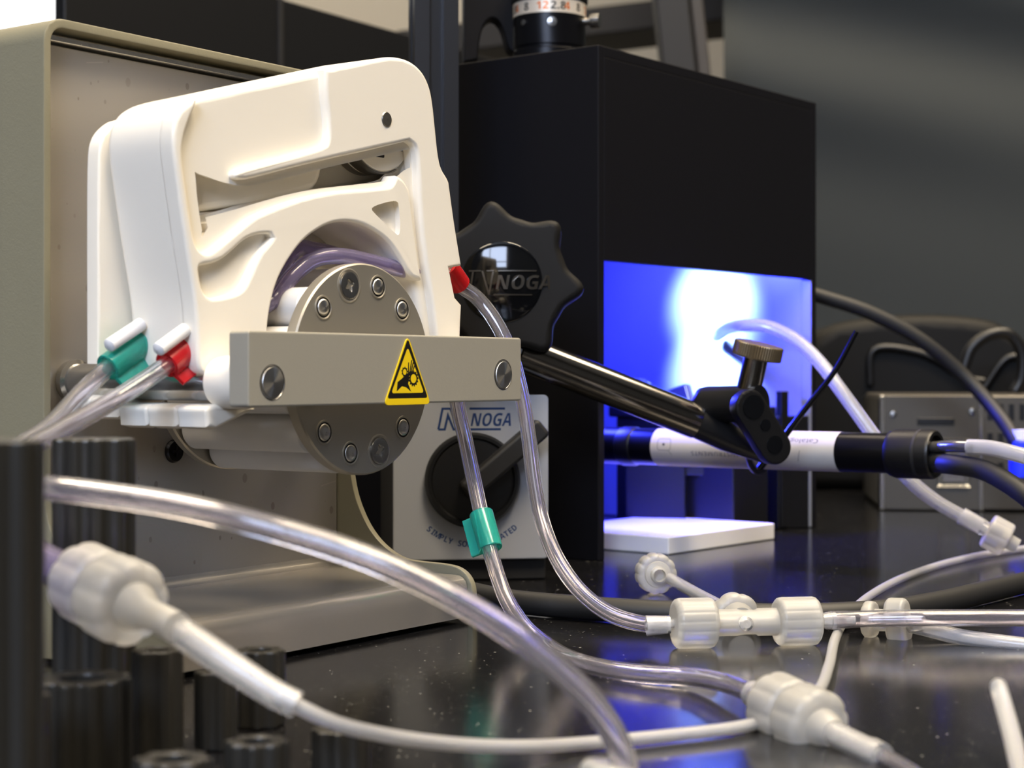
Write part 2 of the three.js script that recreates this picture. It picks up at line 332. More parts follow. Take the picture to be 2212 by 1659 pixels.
  // warning sticker
  const rounded = []; { const P = [[-.0093, -.0087], [.0093, -.0087], [0, .0088]], rr = .0016; P.forEach((p, i) => { const a = P[(i + 2) % 3], b = P[(i + 1) % 3], u = (q) => { const l = Math.hypot(q[0] - p[0], q[1] - p[1]); return [(q[0] - p[0]) / l, (q[1] - p[1]) / l]; }, ua = u(a), ub = u(b), d = i === 2 ? .0026 : .0020; for (let k = 0; k <= 6; k++) { const t = k / 6, A = [p[0] + ua[0] * d, p[1] + ua[1] * d], B = [p[0] + ub[0] * d, p[1] + ub[1] * d]; rounded.push([(1 - t) ** 2 * A[0] + 2 * t * (1 - t) * p[0] + t * t * B[0], (1 - t) ** 2 * A[1] + 2 * t * (1 - t) * p[1] + t * t * B[1]]); } }); }
  const print = canvas(1024, 1024, (c, w, h) => {
    c.fillStyle = '#f0cf12'; c.fillRect(0, 0, w, h); c.translate(w / 2, h / 2); c.scale(w / .02, -h / .02);
    const ink = '#15130f', yellow = '#f0cf12';
    const triangle = (hw, y0, y1, col) => { c.fillStyle = c.strokeStyle = col; c.lineJoin = 'round'; c.lineWidth = .0010; c.beginPath(); c.moveTo(-hw + .0006, y0 + .0005); c.lineTo(hw - .0006, y0 + .0005); c.lineTo(0, y1 - .0010); c.closePath(); c.fill(); c.stroke(); };
    triangle(.0078, -.0071, .0077, ink); triangle(.0062, -.0058, .0056, yellow);
    const gear = (x, y, r, hole, n) => { c.fillStyle = ink; c.beginPath(); for (let i = 0; i < n * 4; i++) { const t = i / (n * 4) * 2 * Math.PI, q = (i % 4 < 2) ? r * 1.22 : r; c.lineTo(x + q * Math.cos(t), y + q * Math.sin(t)); } c.closePath(); c.fill(); c.fillStyle = yellow; c.beginPath(); c.arc(x, y, hole, 0, 7); c.fill(); };
    const P = ([X, Y]) => [(X - 880) * 5.38e-5, .0088 - (Y - 645) * 3.72e-5], path = (p) => { c.beginPath(); p.map(P).forEach(([x, y]) => c.lineTo(x, y)); };
    gear(...P([857, 897]), .00105, .00072, 9); gear(...P([922, 942]), .00165, .00112, 13);
    c.fillStyle = c.strokeStyle = ink; path([[799, 1026], [805, 964], [832, 945], [858, 922], [884, 918], [890, 945], [882, 975], [905, 1030], [868, 1000], [838, 992]]); c.closePath(); c.fill();
    c.lineCap = 'round'; c.lineWidth = .00042; for (const [a, b] of [[[884, 915], [886, 838]], [[893, 908], [908, 822]], [[903, 900], [919, 838]], [[910, 905], [931, 852]]]) { path([a, b]); c.stroke(); }
    c.lineWidth = .0009; path([[872, 925], [898, 905]]); c.stroke();
  });
  const sticker = flatUV(extrude(rounded, .06255, .0628, .00005, [], 1), -.01, -.01, .02, .02).translate(.0036, .0703, 0);
  part('warning_sticker', sticker, std(0xffffff, .4, 0, { map: print }), bar, 'yellow triangular warning sticker with hand and gears');
  // black screw low on the plate
  const ps = part('plate_screw', lathe([[.0001, -.0038], [.0026, -.0039], [.0030, -.0044], [.0031, -.0049]], 40).translate(-.0105, .0488, 0), M.screwDark, pump, 'black crosshead screw');
  part('screw_slot', join(box(.0030, .0006, .0006, 0, -.0105, .0488, -.0038), box(.0006, .0030, .0006, 0, -.0105, .0488, -.0038)), M.black, ps);
  // catch levers under the left rod, one for each channel
  const lever = traced([[443, 884], [452, 876], [475, 872], [545, 872], [556, 880], [540, 891], [510, 905], [466, 928, 1], [448, 923, 1], [447, 905]], .0485);
  const leverGeo = extrude(chaikin(lever, 2), -.0049, .0049, .0010, [], 3);
  for (let k = 0; k < 5; k++) part('catch_lever', leverGeo.clone().translate(0, k > 2 ? .0018 : 0, .0437 - .0098 * k), M.pom, pump);
}

// ---------------------------------------------------------------- the tubing cassette over the rollers
{
  const c = thing('tubing_cassette', 'white plastic clamp cassette with arched jaw over the rollers', 'cassette');
  c.position.copy(PO); c.rotation.y = Math.PI / 2 - yaw;
  const N1 = .046, N0 = .0427;
  const outside = [[429, 798], [427, 740], [426, 700], [421, 640], [408, 560], [396, 480], [385, 400], [377, 340], [374, 300], [377, 268], [386, 243], [402, 224], [432, 208], [520, 190], [620, 168], [720, 147], [800, 130], [838, 122], [868, 124], [895, 135], [916, 156], [930, 186], [937, 220], [944, 290], [948, 330], [954, 362], [968, 384], [972, 394, 1], [984, 483], [999, 574, 1], [972, 579, 1], [985, 642, 1], [999, 658, 1], [996, 725], [994, 812, 1]];
  const arch = [[903, 604], [893, 600], [880, 586], [866, 560], [842, 521], [802, 493], [772, 481], [745, 478], [718, 482], [690, 494], [655, 520], [625, 560], [603, 600], [590, 640], [581, 690], [577, 750], [576, 812, 1]];
  const bottom = [[475, 812, 1], [447, 815]];
  // deeper body: open above the arm and under the arch
  const body = [...traced(outside, N1), ...traced([[935, 812, 1], [930, 720], [922, 660], [913, 612], ...arch, ...bottom], N1)];
  const sill = [[889, 374, 1], [868, 383], [847, 406], [720, 419], [640, 430], [560, 452], [490, 474], [453, 482, 1], [458, 498, 1], [424, 536, 1]];
  const opening = traced([[403, 352, 1], [440, 365], [480, 379], [521, 388], [600, 371], [700, 346], [800, 325], [884, 306, 1], [890, 316], ...sill, [413, 470], [405, 410]], N0);
  const cavity = traced([[398, 320, 1], [560, 318], [884, 250, 1], [905, 280], [900, 376, 1], [872, 394], [840, 412], [760, 425], [700, 441], [621, 470], [566, 508], [510, 562, 1], [438, 566, 1], [423, 530], [413, 470], [403, 410]], N0);
  const frame = part('cassette_body', join(extrude(chaikin(body, 2), .0235, .0420, .0022, [chaikin(cavity, 2)], 4, .9), extrude(chaikin(body, 2), .0380, N0 + .0009, .0018, [thin(chaikin(opening, 2), .0003)], 5, .9)), M.pom, c, 'thick white frame of the cassette');
  // front layer: outer frame, handle lip and arm with the arch; its pockets show the deeper body
  const armEdge = [[474, 533], [521, 493], [549, 468], [602, 446], [643, 431], [704, 416], [751, 410], [838, 405], [850, 398], [858, 379, 1], [872, 386], [885, 409, 1], [889, 435], [896, 490], [905, 560], [912, 606, 1]];
  const cut = outside.findIndex(([u]) => u === 402), corner = outside.findIndex(([u]) => u === 720);
  const face = traced([...outside.slice(0, cut), [403, 226], [428, 211, 1], [425, 228], [409, 262], [397, 300], [394, 345], [405, 415], [413, 470], [421, 522], [434, 544], [452, 549], ...armEdge, ...arch, ...bottom], N1);
  const cheek = traced([[704, 151, 1], ...outside.slice(corner), [948, 812, 1], [944, 720], [934, 640], [920, 560], [910, 470], [906, 400], [904, 340], [900, 315], [885, 304, 1], [800, 325], [700, 346], [600, 371], [540, 387], [515, 388], [508, 378], [515, 366], [620, 339], [700, 318], [712, 304], [711, 250], [704, 200]], N1);
  const pocket = traced([[430, 574], [433, 600], [438, 624], [446, 638], [462, 646], [503, 637], [523, 628], [534, 612], [548, 578], [563, 546], [584, 522], [596, 508], [580, 504], [548, 508], [524, 522], [498, 548], [472, 566], [446, 572]], N1);
  const pocket2 = traced([[794, 450], [806, 436], [850, 424], [864, 430], [867, 448], [870, 482], [869, 508], [861, 519], [848, 508], [804, 466]], N1);
  part('cassette_cheek', extrude(chaikin(cheek, 2), .0405, N1, .0011, [], 4, .9), M.pom, c, 'raised right part of the handle with its lower rib');
  part('cassette_face', extrude(chaikin(face, 2), .0406, N1, .0010, [thin(chaikin(pocket, 2), .0004), thin(chaikin(pocket2, 2), .0005)], 4, .9), M.pom, c, 'raised front ribs and arched jaw');
  // back plate, a little wider to the left
  const back = traced([[205, 786, 1], [204, 500], [205, 330], [213, 296], [232, 272], [260, 256], [420, 232], [760, 180], [800, 200], [812, 300], [830, 500], [836, 660], [836, 790, 1], [790, 790, 1], [785, 700], [740, 600], [650, 560], [560, 570], [480, 620], [440, 700], [436, 790, 1]], .0215);
  part('back_plate', extrude(chaikin(back, 2), .0185, .0228, .0006, [chaikin(traced([[300, 462], [420, 455], [520, 447], [640, 440], [640, 520], [560, 540], [480, 580], [330, 600]], .0215), 1)], 2, .9), M.pomBack, c, 'flat plate behind the frame');
  part('inner_lever', join(extrude(chaikin(traced([[380, 290], [900, 230], [905, 380], [760, 402], [640, 425], [520, 447], [440, 456], [392, 462]], .0325), 1), .0232, .0325, .0015, [], 3), extrude(chaikin(traced([[380, 296, 1], [690, 230, 1], [704, 340], [690, 408], [640, 424], [520, 447], [440, 457], [392, 464, 1]], .0385), 2), .029, .0386, .002, [], 3)), M.pomBack, c, 'cream lever inside the handle opening');
  // pressure drum with two spring bands, hung behind the handle
  const [cu, cv] = onPump(836, 258, N0), drum = part('pressure_drum', join(lathe([[.0001, .0246], [.0132, .0246], [.0138, .0252], [.0138, .0402], [.0132, .0408], [.0001, .0408]], 72).translate(cu, cv, 0)), M.pomBack, c, 'cream drum with spring bands');
  for (const [z0, z1, a0, a1] of [[.0365, .0409, -165, -62], [.0334, .0356, -165, -72]]) {
    const arc = [], R = .0141;
    for (let i = 0; i <= 24; i++) { const t = (a0 + (a1 - a0) * i / 24) * Math.PI / 180; arc.push([R * Math.cos(t), R * Math.sin(t)]); }
    for (let i = 24; i >= 0; i--) { const t = (a0 + (a1 - a0) * i / 24) * Math.PI / 180; arc.push([(R - .0003) * Math.cos(t), (R - .0003) * Math.sin(t)]); }
    part('spring_band', extrude(arc, z0, z1, 0).translate(cu, cv, 0), M.spring, drum, 'bent steel spring band');
  }
  for (const [u, v] of [[813, 330], [866, 318]]) { const [x, y] = onPump(u, v, .0398); part('drum_notch', box(.0042, .0026, .0012, .0004, x, y, .0404), M.brown, drum); }
  const [px, py] = onPump(835, 258, N1); part('pivot_pin', lathe([[.0001, .0463], [.0018, .04625], [.0021, .0459], [.0021, .045]], 40).translate(px, py, 0), M.spring, c, 'steel pivot pin end');
  // toothed foot under the left leg
  for (let k = 0; k < 6; k++) part('foot_tooth', new THREE.CylinderGeometry(.0001, .0016, .0016, 4, 1).rotateY(Math.PI / 4).rotateX(Math.PI).translate(onPump(440, 808, .045)[0] + .003, onPump(440, 808, .045)[1] - .0006, .0435 - .0032 * k), M.pom, c);
}

// ---------------------------------------------------------------- pump tubes with their coloured stops
const OD = .0021, ID = .00115;
function clipGeo(len, r = .00225) {                          // sleeve round the tube with a fin along its underside
  const R = r + .0010, p = [];
  for (let i = 0; i <= 26; i++) { const a = (-62 + 304 * i / 26) * Math.PI / 180; p.push([R * Math.cos(a), R * Math.sin(a)]); }
  p.push([-R * .25, -R * .97], [R * .06, -R * 1.0], [R * .12, -R * 1.75], [R * .47, -R * 1.75]);
  return extrude(p, -len / 2, len / 2, .0003, [circle(r, 24)], 2);
}
function addClip(tube, p, q, mat, fin, label) {             // fin: the way its fin points
  const m = part('tube_stop', clipGeo(p.distanceTo(q)), mat, tube, label), z = q.clone().sub(p).normalize(), y = fin.clone().addScaledVector(z, -fin.dot(z)).normalize().negate();
  m.quaternion.setFromRotationMatrix(new THREE.Matrix4().makeBasis(y.clone().cross(z), y, z)); m.position.copy(p).add(q).multiplyScalar(.5); return m;
}
const pp = (u, v, N) => { const [U, Y] = onPump(u, v, N); return fromPump(U, Y, N); };
{
  // front tube, red stops
  const t = thing('pump_tube', 'clear pump tube with red stops, arching over the rollers and down to the inline coupling', 'tube', 'tubes through the pump');
  const left = [onBench(-420, 1330, .0022), onBench(-260, 1320, .0022), at(-110, 1150, .335), at(20, 1000, .335), at(130, 931, .352), at(250, 862, .372), pp(366, 785, .0405), pp(414, 749, .0405)];
  const top = [pp(589, 650, .040), pp(630, 598, .041), pp(681, 560, .042), pp(732, 553, .043), pp(800, 565, .0435), pp(862, 581, .043)];
  const right = [pp(925, 595, .039), fromPump(.0535, .0972, .038), fromPump(.0575, .0945, .0375), at(1030, 643, .486), at(1066, 688, .485), at(1100, 755, .482), at(1124, 840, .477), at(1141, 935, .471), at(1154, 1040, .465), at(1172, 1128, .459), at(1206, 1212, .451), at(1256, 1280, .444), at(1322, 1328, .437), at(1385, 1347, .4335), at(1418, 1350, .432)];
  part('tubing', hose([...left, fromPump(-.044, .0815, .0405)], OD, ID, 110), M.clear, t);
  part('tubing', hose([fromPump(-.034, .083, .0405), ...top, pp(905, 590, .041)], OD, ID, 70), M.violet, t, 'violet tinted stretch over the rollers');
  part('tubing', hose([pp(905, 590, .041), ...right], OD, ID, 160), M.clear, t);
  addClip(t, pp(360, 789, .0405), pp(424, 741, .0405), M.red, V(.5, -.8, .3), 'red plastic tube stop');
  addClip(t, fromPump(.0515, .0992, .038), fromPump(.0583, .0942, .0375), M.red, V(-.4, -1, 0), 'red plastic tube stop');
}
{
  const t = thing('pump_tube', 'clear pump tube with green stops, leaving under the crossbar towards the front coupling', 'tube', 'tubes through the pump');
  const left = [onBench(-520, 1310, .0022), onBench(-360, 1310, .0022), at(-170, 1140, .345), at(-40, 1010, .345), at(90, 935, .362), at(180, 845, .385), pp(236, 792, .0265), pp(290, 752, .0265)];
  part('tubing', hose([...left, fromPump(-.047, .083, .0265)], OD, ID, 60), M.clear, t);
  part('tubing', hose([fromPump(-.036, .083, .030), pp(600, 585, .032), pp(622, 556, .033), pp(645, 536, .033), pp(680, 540, .033), pp(720, 549, .033), pp(800, 580, .032), fromPump(.032, .090, .031)], OD, ID, 60), M.violet, t, 'violet tinted stretch over the rollers');
  part('tubing', hose([fromPump(.032, .090, .031), fromPump(.046, .083, .031), at(992, 765, .478), at(984, 830, .476), at(990, 885, .474), at(1004, 945, .471), at(1018, 1010, .468), at(1034, 1085, .463), at(1049, 1150, .458), at(1066, 1215, .452), at(1092, 1290, .444), at(1132, 1352, .434), onBench(1180, 1393, .0023), onBench(1270, 1436, .0022), onBench(1380, 1455, .0022), at(1480, 1461, .378), at(1570, 1476, .362), at(1634, 1502, .342), at(1660, 1515, .337)], OD, ID, 150), M.clear, t);
  addClip(t, pp(232, 795, .0265), pp(306, 742, .0265), M.teal, V(.5, -.8, .3), 'green plastic tube stop');
  addClip(t, at(1039, 1108, .4612), at(1060, 1186, .4556), M.teal, V(-1, 0, -.35), 'green plastic tube stop');
}
{
  const peg = (u0, v0, u1, v1, N, label) => {
    const a = pp(u0, v0, N), b = pp(u1, v1, N), l = a.distanceTo(b);
    const o = part('retaining_peg', lathe([[.0001, 0], [.0012, .0001], [.0016, .0005], [.0016, l], [.0001, l]], 32), M.whitePlastic, scene);
    place(o, a, b.clone().sub(a)); return tag(o, label, 'peg', 'white pegs by the tube stops');
  };
  peg(233, 748, 305, 700, .0285, 'white round peg above the green tube stop on the cassette');
  peg(339, 757, 400, 712, .0425, 'white round peg above the red tube stop on the cassette');
}

// ---------------------------------------------------------------- frosted couplings
function nutGeo(r, len, ribs = 12, depth = .08, bevel = .001) {
  const p = []; for (let i = 0; i < ribs * 8; i++) { const a = i / (ribs * 8) * 2 * Math.PI, k = Math.pow(Math.abs(Math.cos(a * ribs / 2)), .6); p.push([r * (1 - depth + depth * k) * Math.cos(a), r * (1 - depth + depth * k) * Math.sin(a)]); }
  return extrude(p, 0, len, bevel, [], 3, .8);
}
const barb = (r0, r1, z0, z1, bore = .0007) => { const n = 3, pr = [[bore, z0], [r0, z0]]; for (let i = 0; i < n; i++) { const a = z0 + (z1 - z0) * i / n, b = z0 + (z1 - z0) * (i + 1) / n, ra = r0 + (r1 - r0) * i / n, rb = r0 + (r1 - r0) * (i + 1) / n; pr.push([ra * 1.12, a + .0002], [rb * .95, b - .0001]); } pr.push([bore, z1], [bore, z0]); return lathe(pr, 32); };
{
  const g = thing('tube_coupling', 'frosted inline coupling with two collars and a round boss, lying on the bench', 'coupling', 'frosted tube couplings');
  const a = onBench(1455, 1347, .0064), b = onBench(1766, 1341, .0062), L = a.distanceTo(b); place(g, a, b.clone().sub(a));
  part('collar', nutGeo(.0064, .0107, 16, .02, .0016), M.frost, g); part('collar', nutGeo(.0062, .0110, 16, .02, .0014).translate(0, 0, L - .011), M.frost, g);
  part('body', lathe([[.0011, .0095], [.0034, .0097], [.0034, .0165], [.0031, .0178], [.0031, .0215], [.0035, .0220], [.0035, L - .0095], [.0011, L - .0095], [.0011, .0095]], 40), M.frost, g);
  const boss = part('boss', lathe([[.0001, .0044], [.0011, .0045], [.0018, .0040], [.0019, .0020], [.0001, .0020]], 32), M.frostClear, g, 'small round moulded boss');
  place(boss, V(0, 0, .0178), V(-1, .05, 0));
  part('hose_barb', barb(.0013, .0011, -.007, .001, .0008), M.frostClear, g); part('hose_barb', lathe([[.0011, L - .001], [.0018, L - .001], [.0018, L + .001], [.0022, L + .0024], [.0023, L + .0045], [.0014, L + .0046], [.0013, L + .0098], [.0010, L + .0098], [.0011, L - .001]], 32), M.frostClear, g);
  const s = thing('tube_sleeve', 'short clear sleeve joining the long tube to the left collar', 'sleeve'); const p = onBench(1396, 1352, .0060), q = onBench(1447, 1349, .0063);
  part('sleeve', hose([p, p.clone().lerp(q, .5), q], (k) => .0026 - .0004 * k, .00225, 12), M.frostClear, s);
}
const wingGeo = (r, len) => { const p = []; for (let i = 0; i < 96; i++) { const a = i / 96 * 2 * Math.PI, k = Math.abs(Math.cos(a)), q = r * (.62 + .38 * Math.pow(k, 1.6)); p.push([q * Math.cos(a), q * Math.sin(a)]); } return extrude(p, 0, len, .0012, [], 3, .8); };
{
  // capped tube behind
  const t = thing('branch_tube', 'short frosted tube between the round cap and the coupling behind the inline coupling', 'tube');
  const a = onBench(1440, 1246, .0052), b = at(1500, 1280, .5), c = at(1560, 1312, .462); part('tubing', hose([a, b, c], .0018, .0009, 24), M.silicone, t);
  const cap = thing('tube_coupling', 'frosted ribbed round cap at the end of the short tube by the white slab', 'coupling', 'frosted tube couplings');
  const cc = onBench(1419, 1240, .0064); place(cap, cc, c.clone().sub(a).normalize()); part('collar', nutGeo(.0064, .0075, 11, .06, .0016).translate(0, 0, -.006), M.frost, cap); part('hub', lathe([[.0001, .001], [.0042, .0012], [.0040, .0022], [.0026, .0026], [.0025, .0045], [.0019, .0048], [.0019, .0012]], 32), M.frost, cap);
  const w = thing('tube_coupling', 'frosted scalloped round coupling half hidden behind the inline coupling', 'coupling', 'frosted tube couplings');
  place(w, at(1588, 1334, .461), c.clone().sub(a).normalize()); part('collar', nutGeo(.0068, .006, 7, .07, .0018).translate(0, 0, -.003), M.frost, w); part('hub', lathe([[.0001, -.005], [.004, -.005], [.0045, -.003], [.0045, .004], [.0036, .0075], [.0001, .0076]], 32), M.frost, w);
}
{
  const g = thing('tube_coupling', 'frosted two winged coupling behind the clear tube, bathed in blue light', 'coupling', 'frosted tube couplings');
  const a = at(1868, 1338, .452), b = at(1962, 1342, .446); place(g, a, b.clone().sub(a), .35);
  const L = a.distanceTo(b);
  part('wing', wingGeo(.0062, .0055).rotateZ(Math.PI / 2).translate(0, 0, L - .0055), M.frost, g); part('rim', nutGeo(.0050, .0030, 9, .05, .0010).translate(0, 0, 0), M.frost, g); part('hub', lathe([[.0001, .001], [.0030, .001], [.0028, L - .004], [.0001, L - .004]], 32), M.frost, g);
  part('spigot', lathe([[.0001, L - .001], [.0026, L - .001], [.0021, L + .004], [.0001, L + .004]], 32), M.frostClear, g);
  const t = thing('branch_tube', 'milky tube leaving the winged coupling to the right', 'tube');
  part('tubing', hose([at(1964, 1349, .4465), at(2010, 1360, .443), at(2080, 1377, .438), at(2160, 1388, .434), at(2280, 1402, .43), at(2420, 1412, .428)], .0021, .0012, 50), M.silicone, t);
  const r = thing('bench_tube', 'straight clear tube running right from the inline coupling', 'tube');
  part('tubing', hose([onBench(1792, 1340, .0062), onBench(1860, 1337, .0062), at(2000, 1335, .437), at(2200, 1335, .437), at(2420, 1336, .437)], (k) => .0022 + .0002 * Math.max(0, 1 - k * 9), .00165, 60), M.clear, r);
}
{
  // front right coupling with open barb
  const g = thing('tube_coupling', 'frosted ribbed coupling with an open barb at the front right', 'coupling', 'frosted tube couplings');
  const a = at(1622, 1497, .345), b = at(1905, 1636, .306), L = a.distanceTo(b); place(g, a, b.clone().sub(a));
  part('sleeve', lathe([[.0022, .0005], [.0027, .0005], [.0027, .008], [.0022, .008], [.0022, .0005]], 32), M.frostClear, g);
  part('collar', nutGeo(.0067, .0085, 9, .05, .0016).translate(0, 0, L * .17), M.frost, g); part('collar', nutGeo(.0070, .0085, 8, .06, .002).translate(0, 0, L * .17 + .0088), M.frost, g);
  part('neck', lathe([[.0001, L * .5], [.0042, L * .5], [.0034, L * .62], [.0026, L * .66], [.0001, L * .66]], 32), M.frost, g);
  part('open_barb', lathe([[.0013, L * .6], [.0024, L * .6], [.0024, L * .9], [.0027, L * .93], [.0026, L], [.0013, L], [.0013, L * .6]], 32), M.frostClear, g);
  const t = thing('branch_tube', 'thin clear tube end beyond the open barb at the lower edge', 'tube'); part('tubing', hose([at(1912, 1640, .305), at(1950, 1662, .299), at(2010, 1705, .29), at(2060, 1760, .285)], .0019, .0011, 24), M.clear, t);
}
{
  // left front coupling, out of focus
  const g = thing('tube_coupling', 'large frosted coupling hanging out of focus in front of the black posts', 'coupling', 'frosted tube couplings');
  const a = at(150, 1240, .300), b = at(375, 1352, .276), L = a.distanceTo(b), d = b.clone().sub(a).normalize(); place(g, a, d);
  part('collar', nutGeo(.0070, .0085, 9, .05, .0018).translate(0, 0, .0035), M.frost, g); part('collar', nutGeo(.0074, .0095, 8, .06, .0022).translate(0, 0, .0123), M.frost, g);
  part('neck', lathe([[.0001, .02], [.0045, .0205], [.0036, .0235], [.0026, .026], [.0025, .0345], [.0001, .0345]], 32), M.frost, g);
  part('barb_sleeve', hose([at(352, 1340, .2785), at(420, 1385, .276), at(520, 1452, .2735), at(590, 1497, .2725), at(642, 1523, .272)], (k) => .0026 - .0004 * k, .0013, 40), M.frostClear, scene.getObjectByName(g.name)).applyMatrix4(new THREE.Matrix4().compose(g.position, g.quaternion, g.scale).invert());
  const t = thing('bench_tube', 'clear tinted tube entering the large coupling from behind the black post', 'tube'); part('tubing', hose([at(-420, 1250, .33), at(-200, 1150, .328), at(-70, 1140, .32), at(20, 1168, .312), at(90, 1212, .3055), at(150, 1240, .300), at(185, 1257, .296)], .0034, .0019, 50), M.violet, t);
  const f = thing('bench_tube', 'thin milky tube looping from the large coupling across the bench to the right edge', 'tube');
  part('tubing', hose([at(600, 1502, .2724), at(645, 1526, .272), at(720, 1561, .274), at(830, 1588, .281), at(1000, 1609, .295), at(1150, 1612, .306), at(1280, 1604, .3145), at(1450, 1588, .322), at(1600, 1570, .3295), at(1700, 1540, .344), at(1765, 1495, .362), at(1790, 1440, .389), at(1804, 1380, .43), at(1832, 1330, .475), at(1880, 1286, .52), onBench(1960, 1244, .0014), onBench(2060, 1212, .0014), onBench(2160, 1192, .0014), onBench(2300, 1176, .0014), onBench(2450, 1168, .0014)], .00125, .0006, 200, 16), M.ptfe, f);
}
{
  const t = thing('bench_tube', 'thick clear tube arching out of focus across the foreground', 'tube');
  part('tubing', hose([at(-420, 1440, .31), at(-270, 1230, .30), at(-120, 1090, .29), at(10, 1050, .285), at(110, 1055, .282), at(250, 1072, .279), at(400, 1096, .276), at(600, 1144, .273), at(800, 1208, .271), at(950, 1276, .270), at(1080, 1352, .269), at(1190, 1432, .268), at(1280, 1518, .267), at(1330, 1596, .266), at(1352, 1668, .265)], .0021, .00125, 200, 24), M.clear, t);
  const g = thing('tube_coupling', 'frosted coupling cut by the lower edge under the thick clear tube', 'coupling', 'frosted tube couplings');
  const a = at(1338, 1640, .266), d = V(-.16, -1, .05); place(g, a, d); g.position.x -= .0012; part('collar', nutGeo(.0048, .009, 9, .05, .0016).translate(0, 0, .0005), M.frost, g); part('hub', lathe([[.0001, .008], [.003, .008], [.0028, .013], [.0001, .013]], 32), M.frost, g);
  const s = thing('bench_tube', 'stubby milky tube with a sealed round end standing at the right edge', 'tube'); part('tubing', hose([at(2157, 1484, .312), at(2170, 1530, .307), at(2186, 1590, .299), at(2204, 1670, .286), at(2216, 1735, .270)], .0016, 0, 40, 20, 1), M.ptfe, s);
}

// ---------------------------------------------------------------- black grooved posts in the left foreground
function postGeo(r, h, teeth) {
  const p = []; for (let i = 0; i < teeth * 10; i++) { const a = i / (teeth * 10) * 2 * Math.PI, k = Math.max(-1, Math.min(1, 1.8 * Math.cos(a * teeth))); p.push([r * (1 - .07 + .07 * k) * Math.cos(a), r * (1 - .07 + .07 * k) * Math.sin(a)]); }
  return extrude(p, 0, h, .0006, [circle(r * .45, 32)], 2, .5).rotateX(-Math.PI / 2);
}
[
  [0, 950, .235, .0061, 13, 'tall black grooved post at the left edge, nearest of all'], [203, 947, .326, .0079, 14, 'tall black grooved post behind the large frosted coupling'],
  [180, 1462, .288, .0082, 15, 'low black grooved post under the large frosted coupling'], [340, 1402, .312, .0047, 9, 'low black grooved post right of the large frosted coupling'],
  [562, 1402, .338, .0050, 11, 'slim black grooved post against the pump tray'], [372, 1636, .252, .0058, 12, 'short black grooved post at the lower edge, left of its two neighbours'],
  [556, 1598, .272, .0052, 11, 'short black grooved post at the lower edge, between two neighbours'], [736, 1572, .290, .0050, 11, 'short black grooved post under the thin milky tube'],
  [30, 1496, .262, .0056, 12, 'low black grooved post in the lower left corner'],
  [466, 1448, .318, .0040, 9, 'thin black grooved post between the large frosted coupling and the slim post'],
].forEach(([u, v, D, r, n, label]) => {
  const p = at(u, v, D); tag(part('grooved_post', postGeo(r, p.y, Math.round(n * .7)), M.postBlack, scene), label, 'post', 'black grooved posts').position.set(p.x, 0, p.z);
});

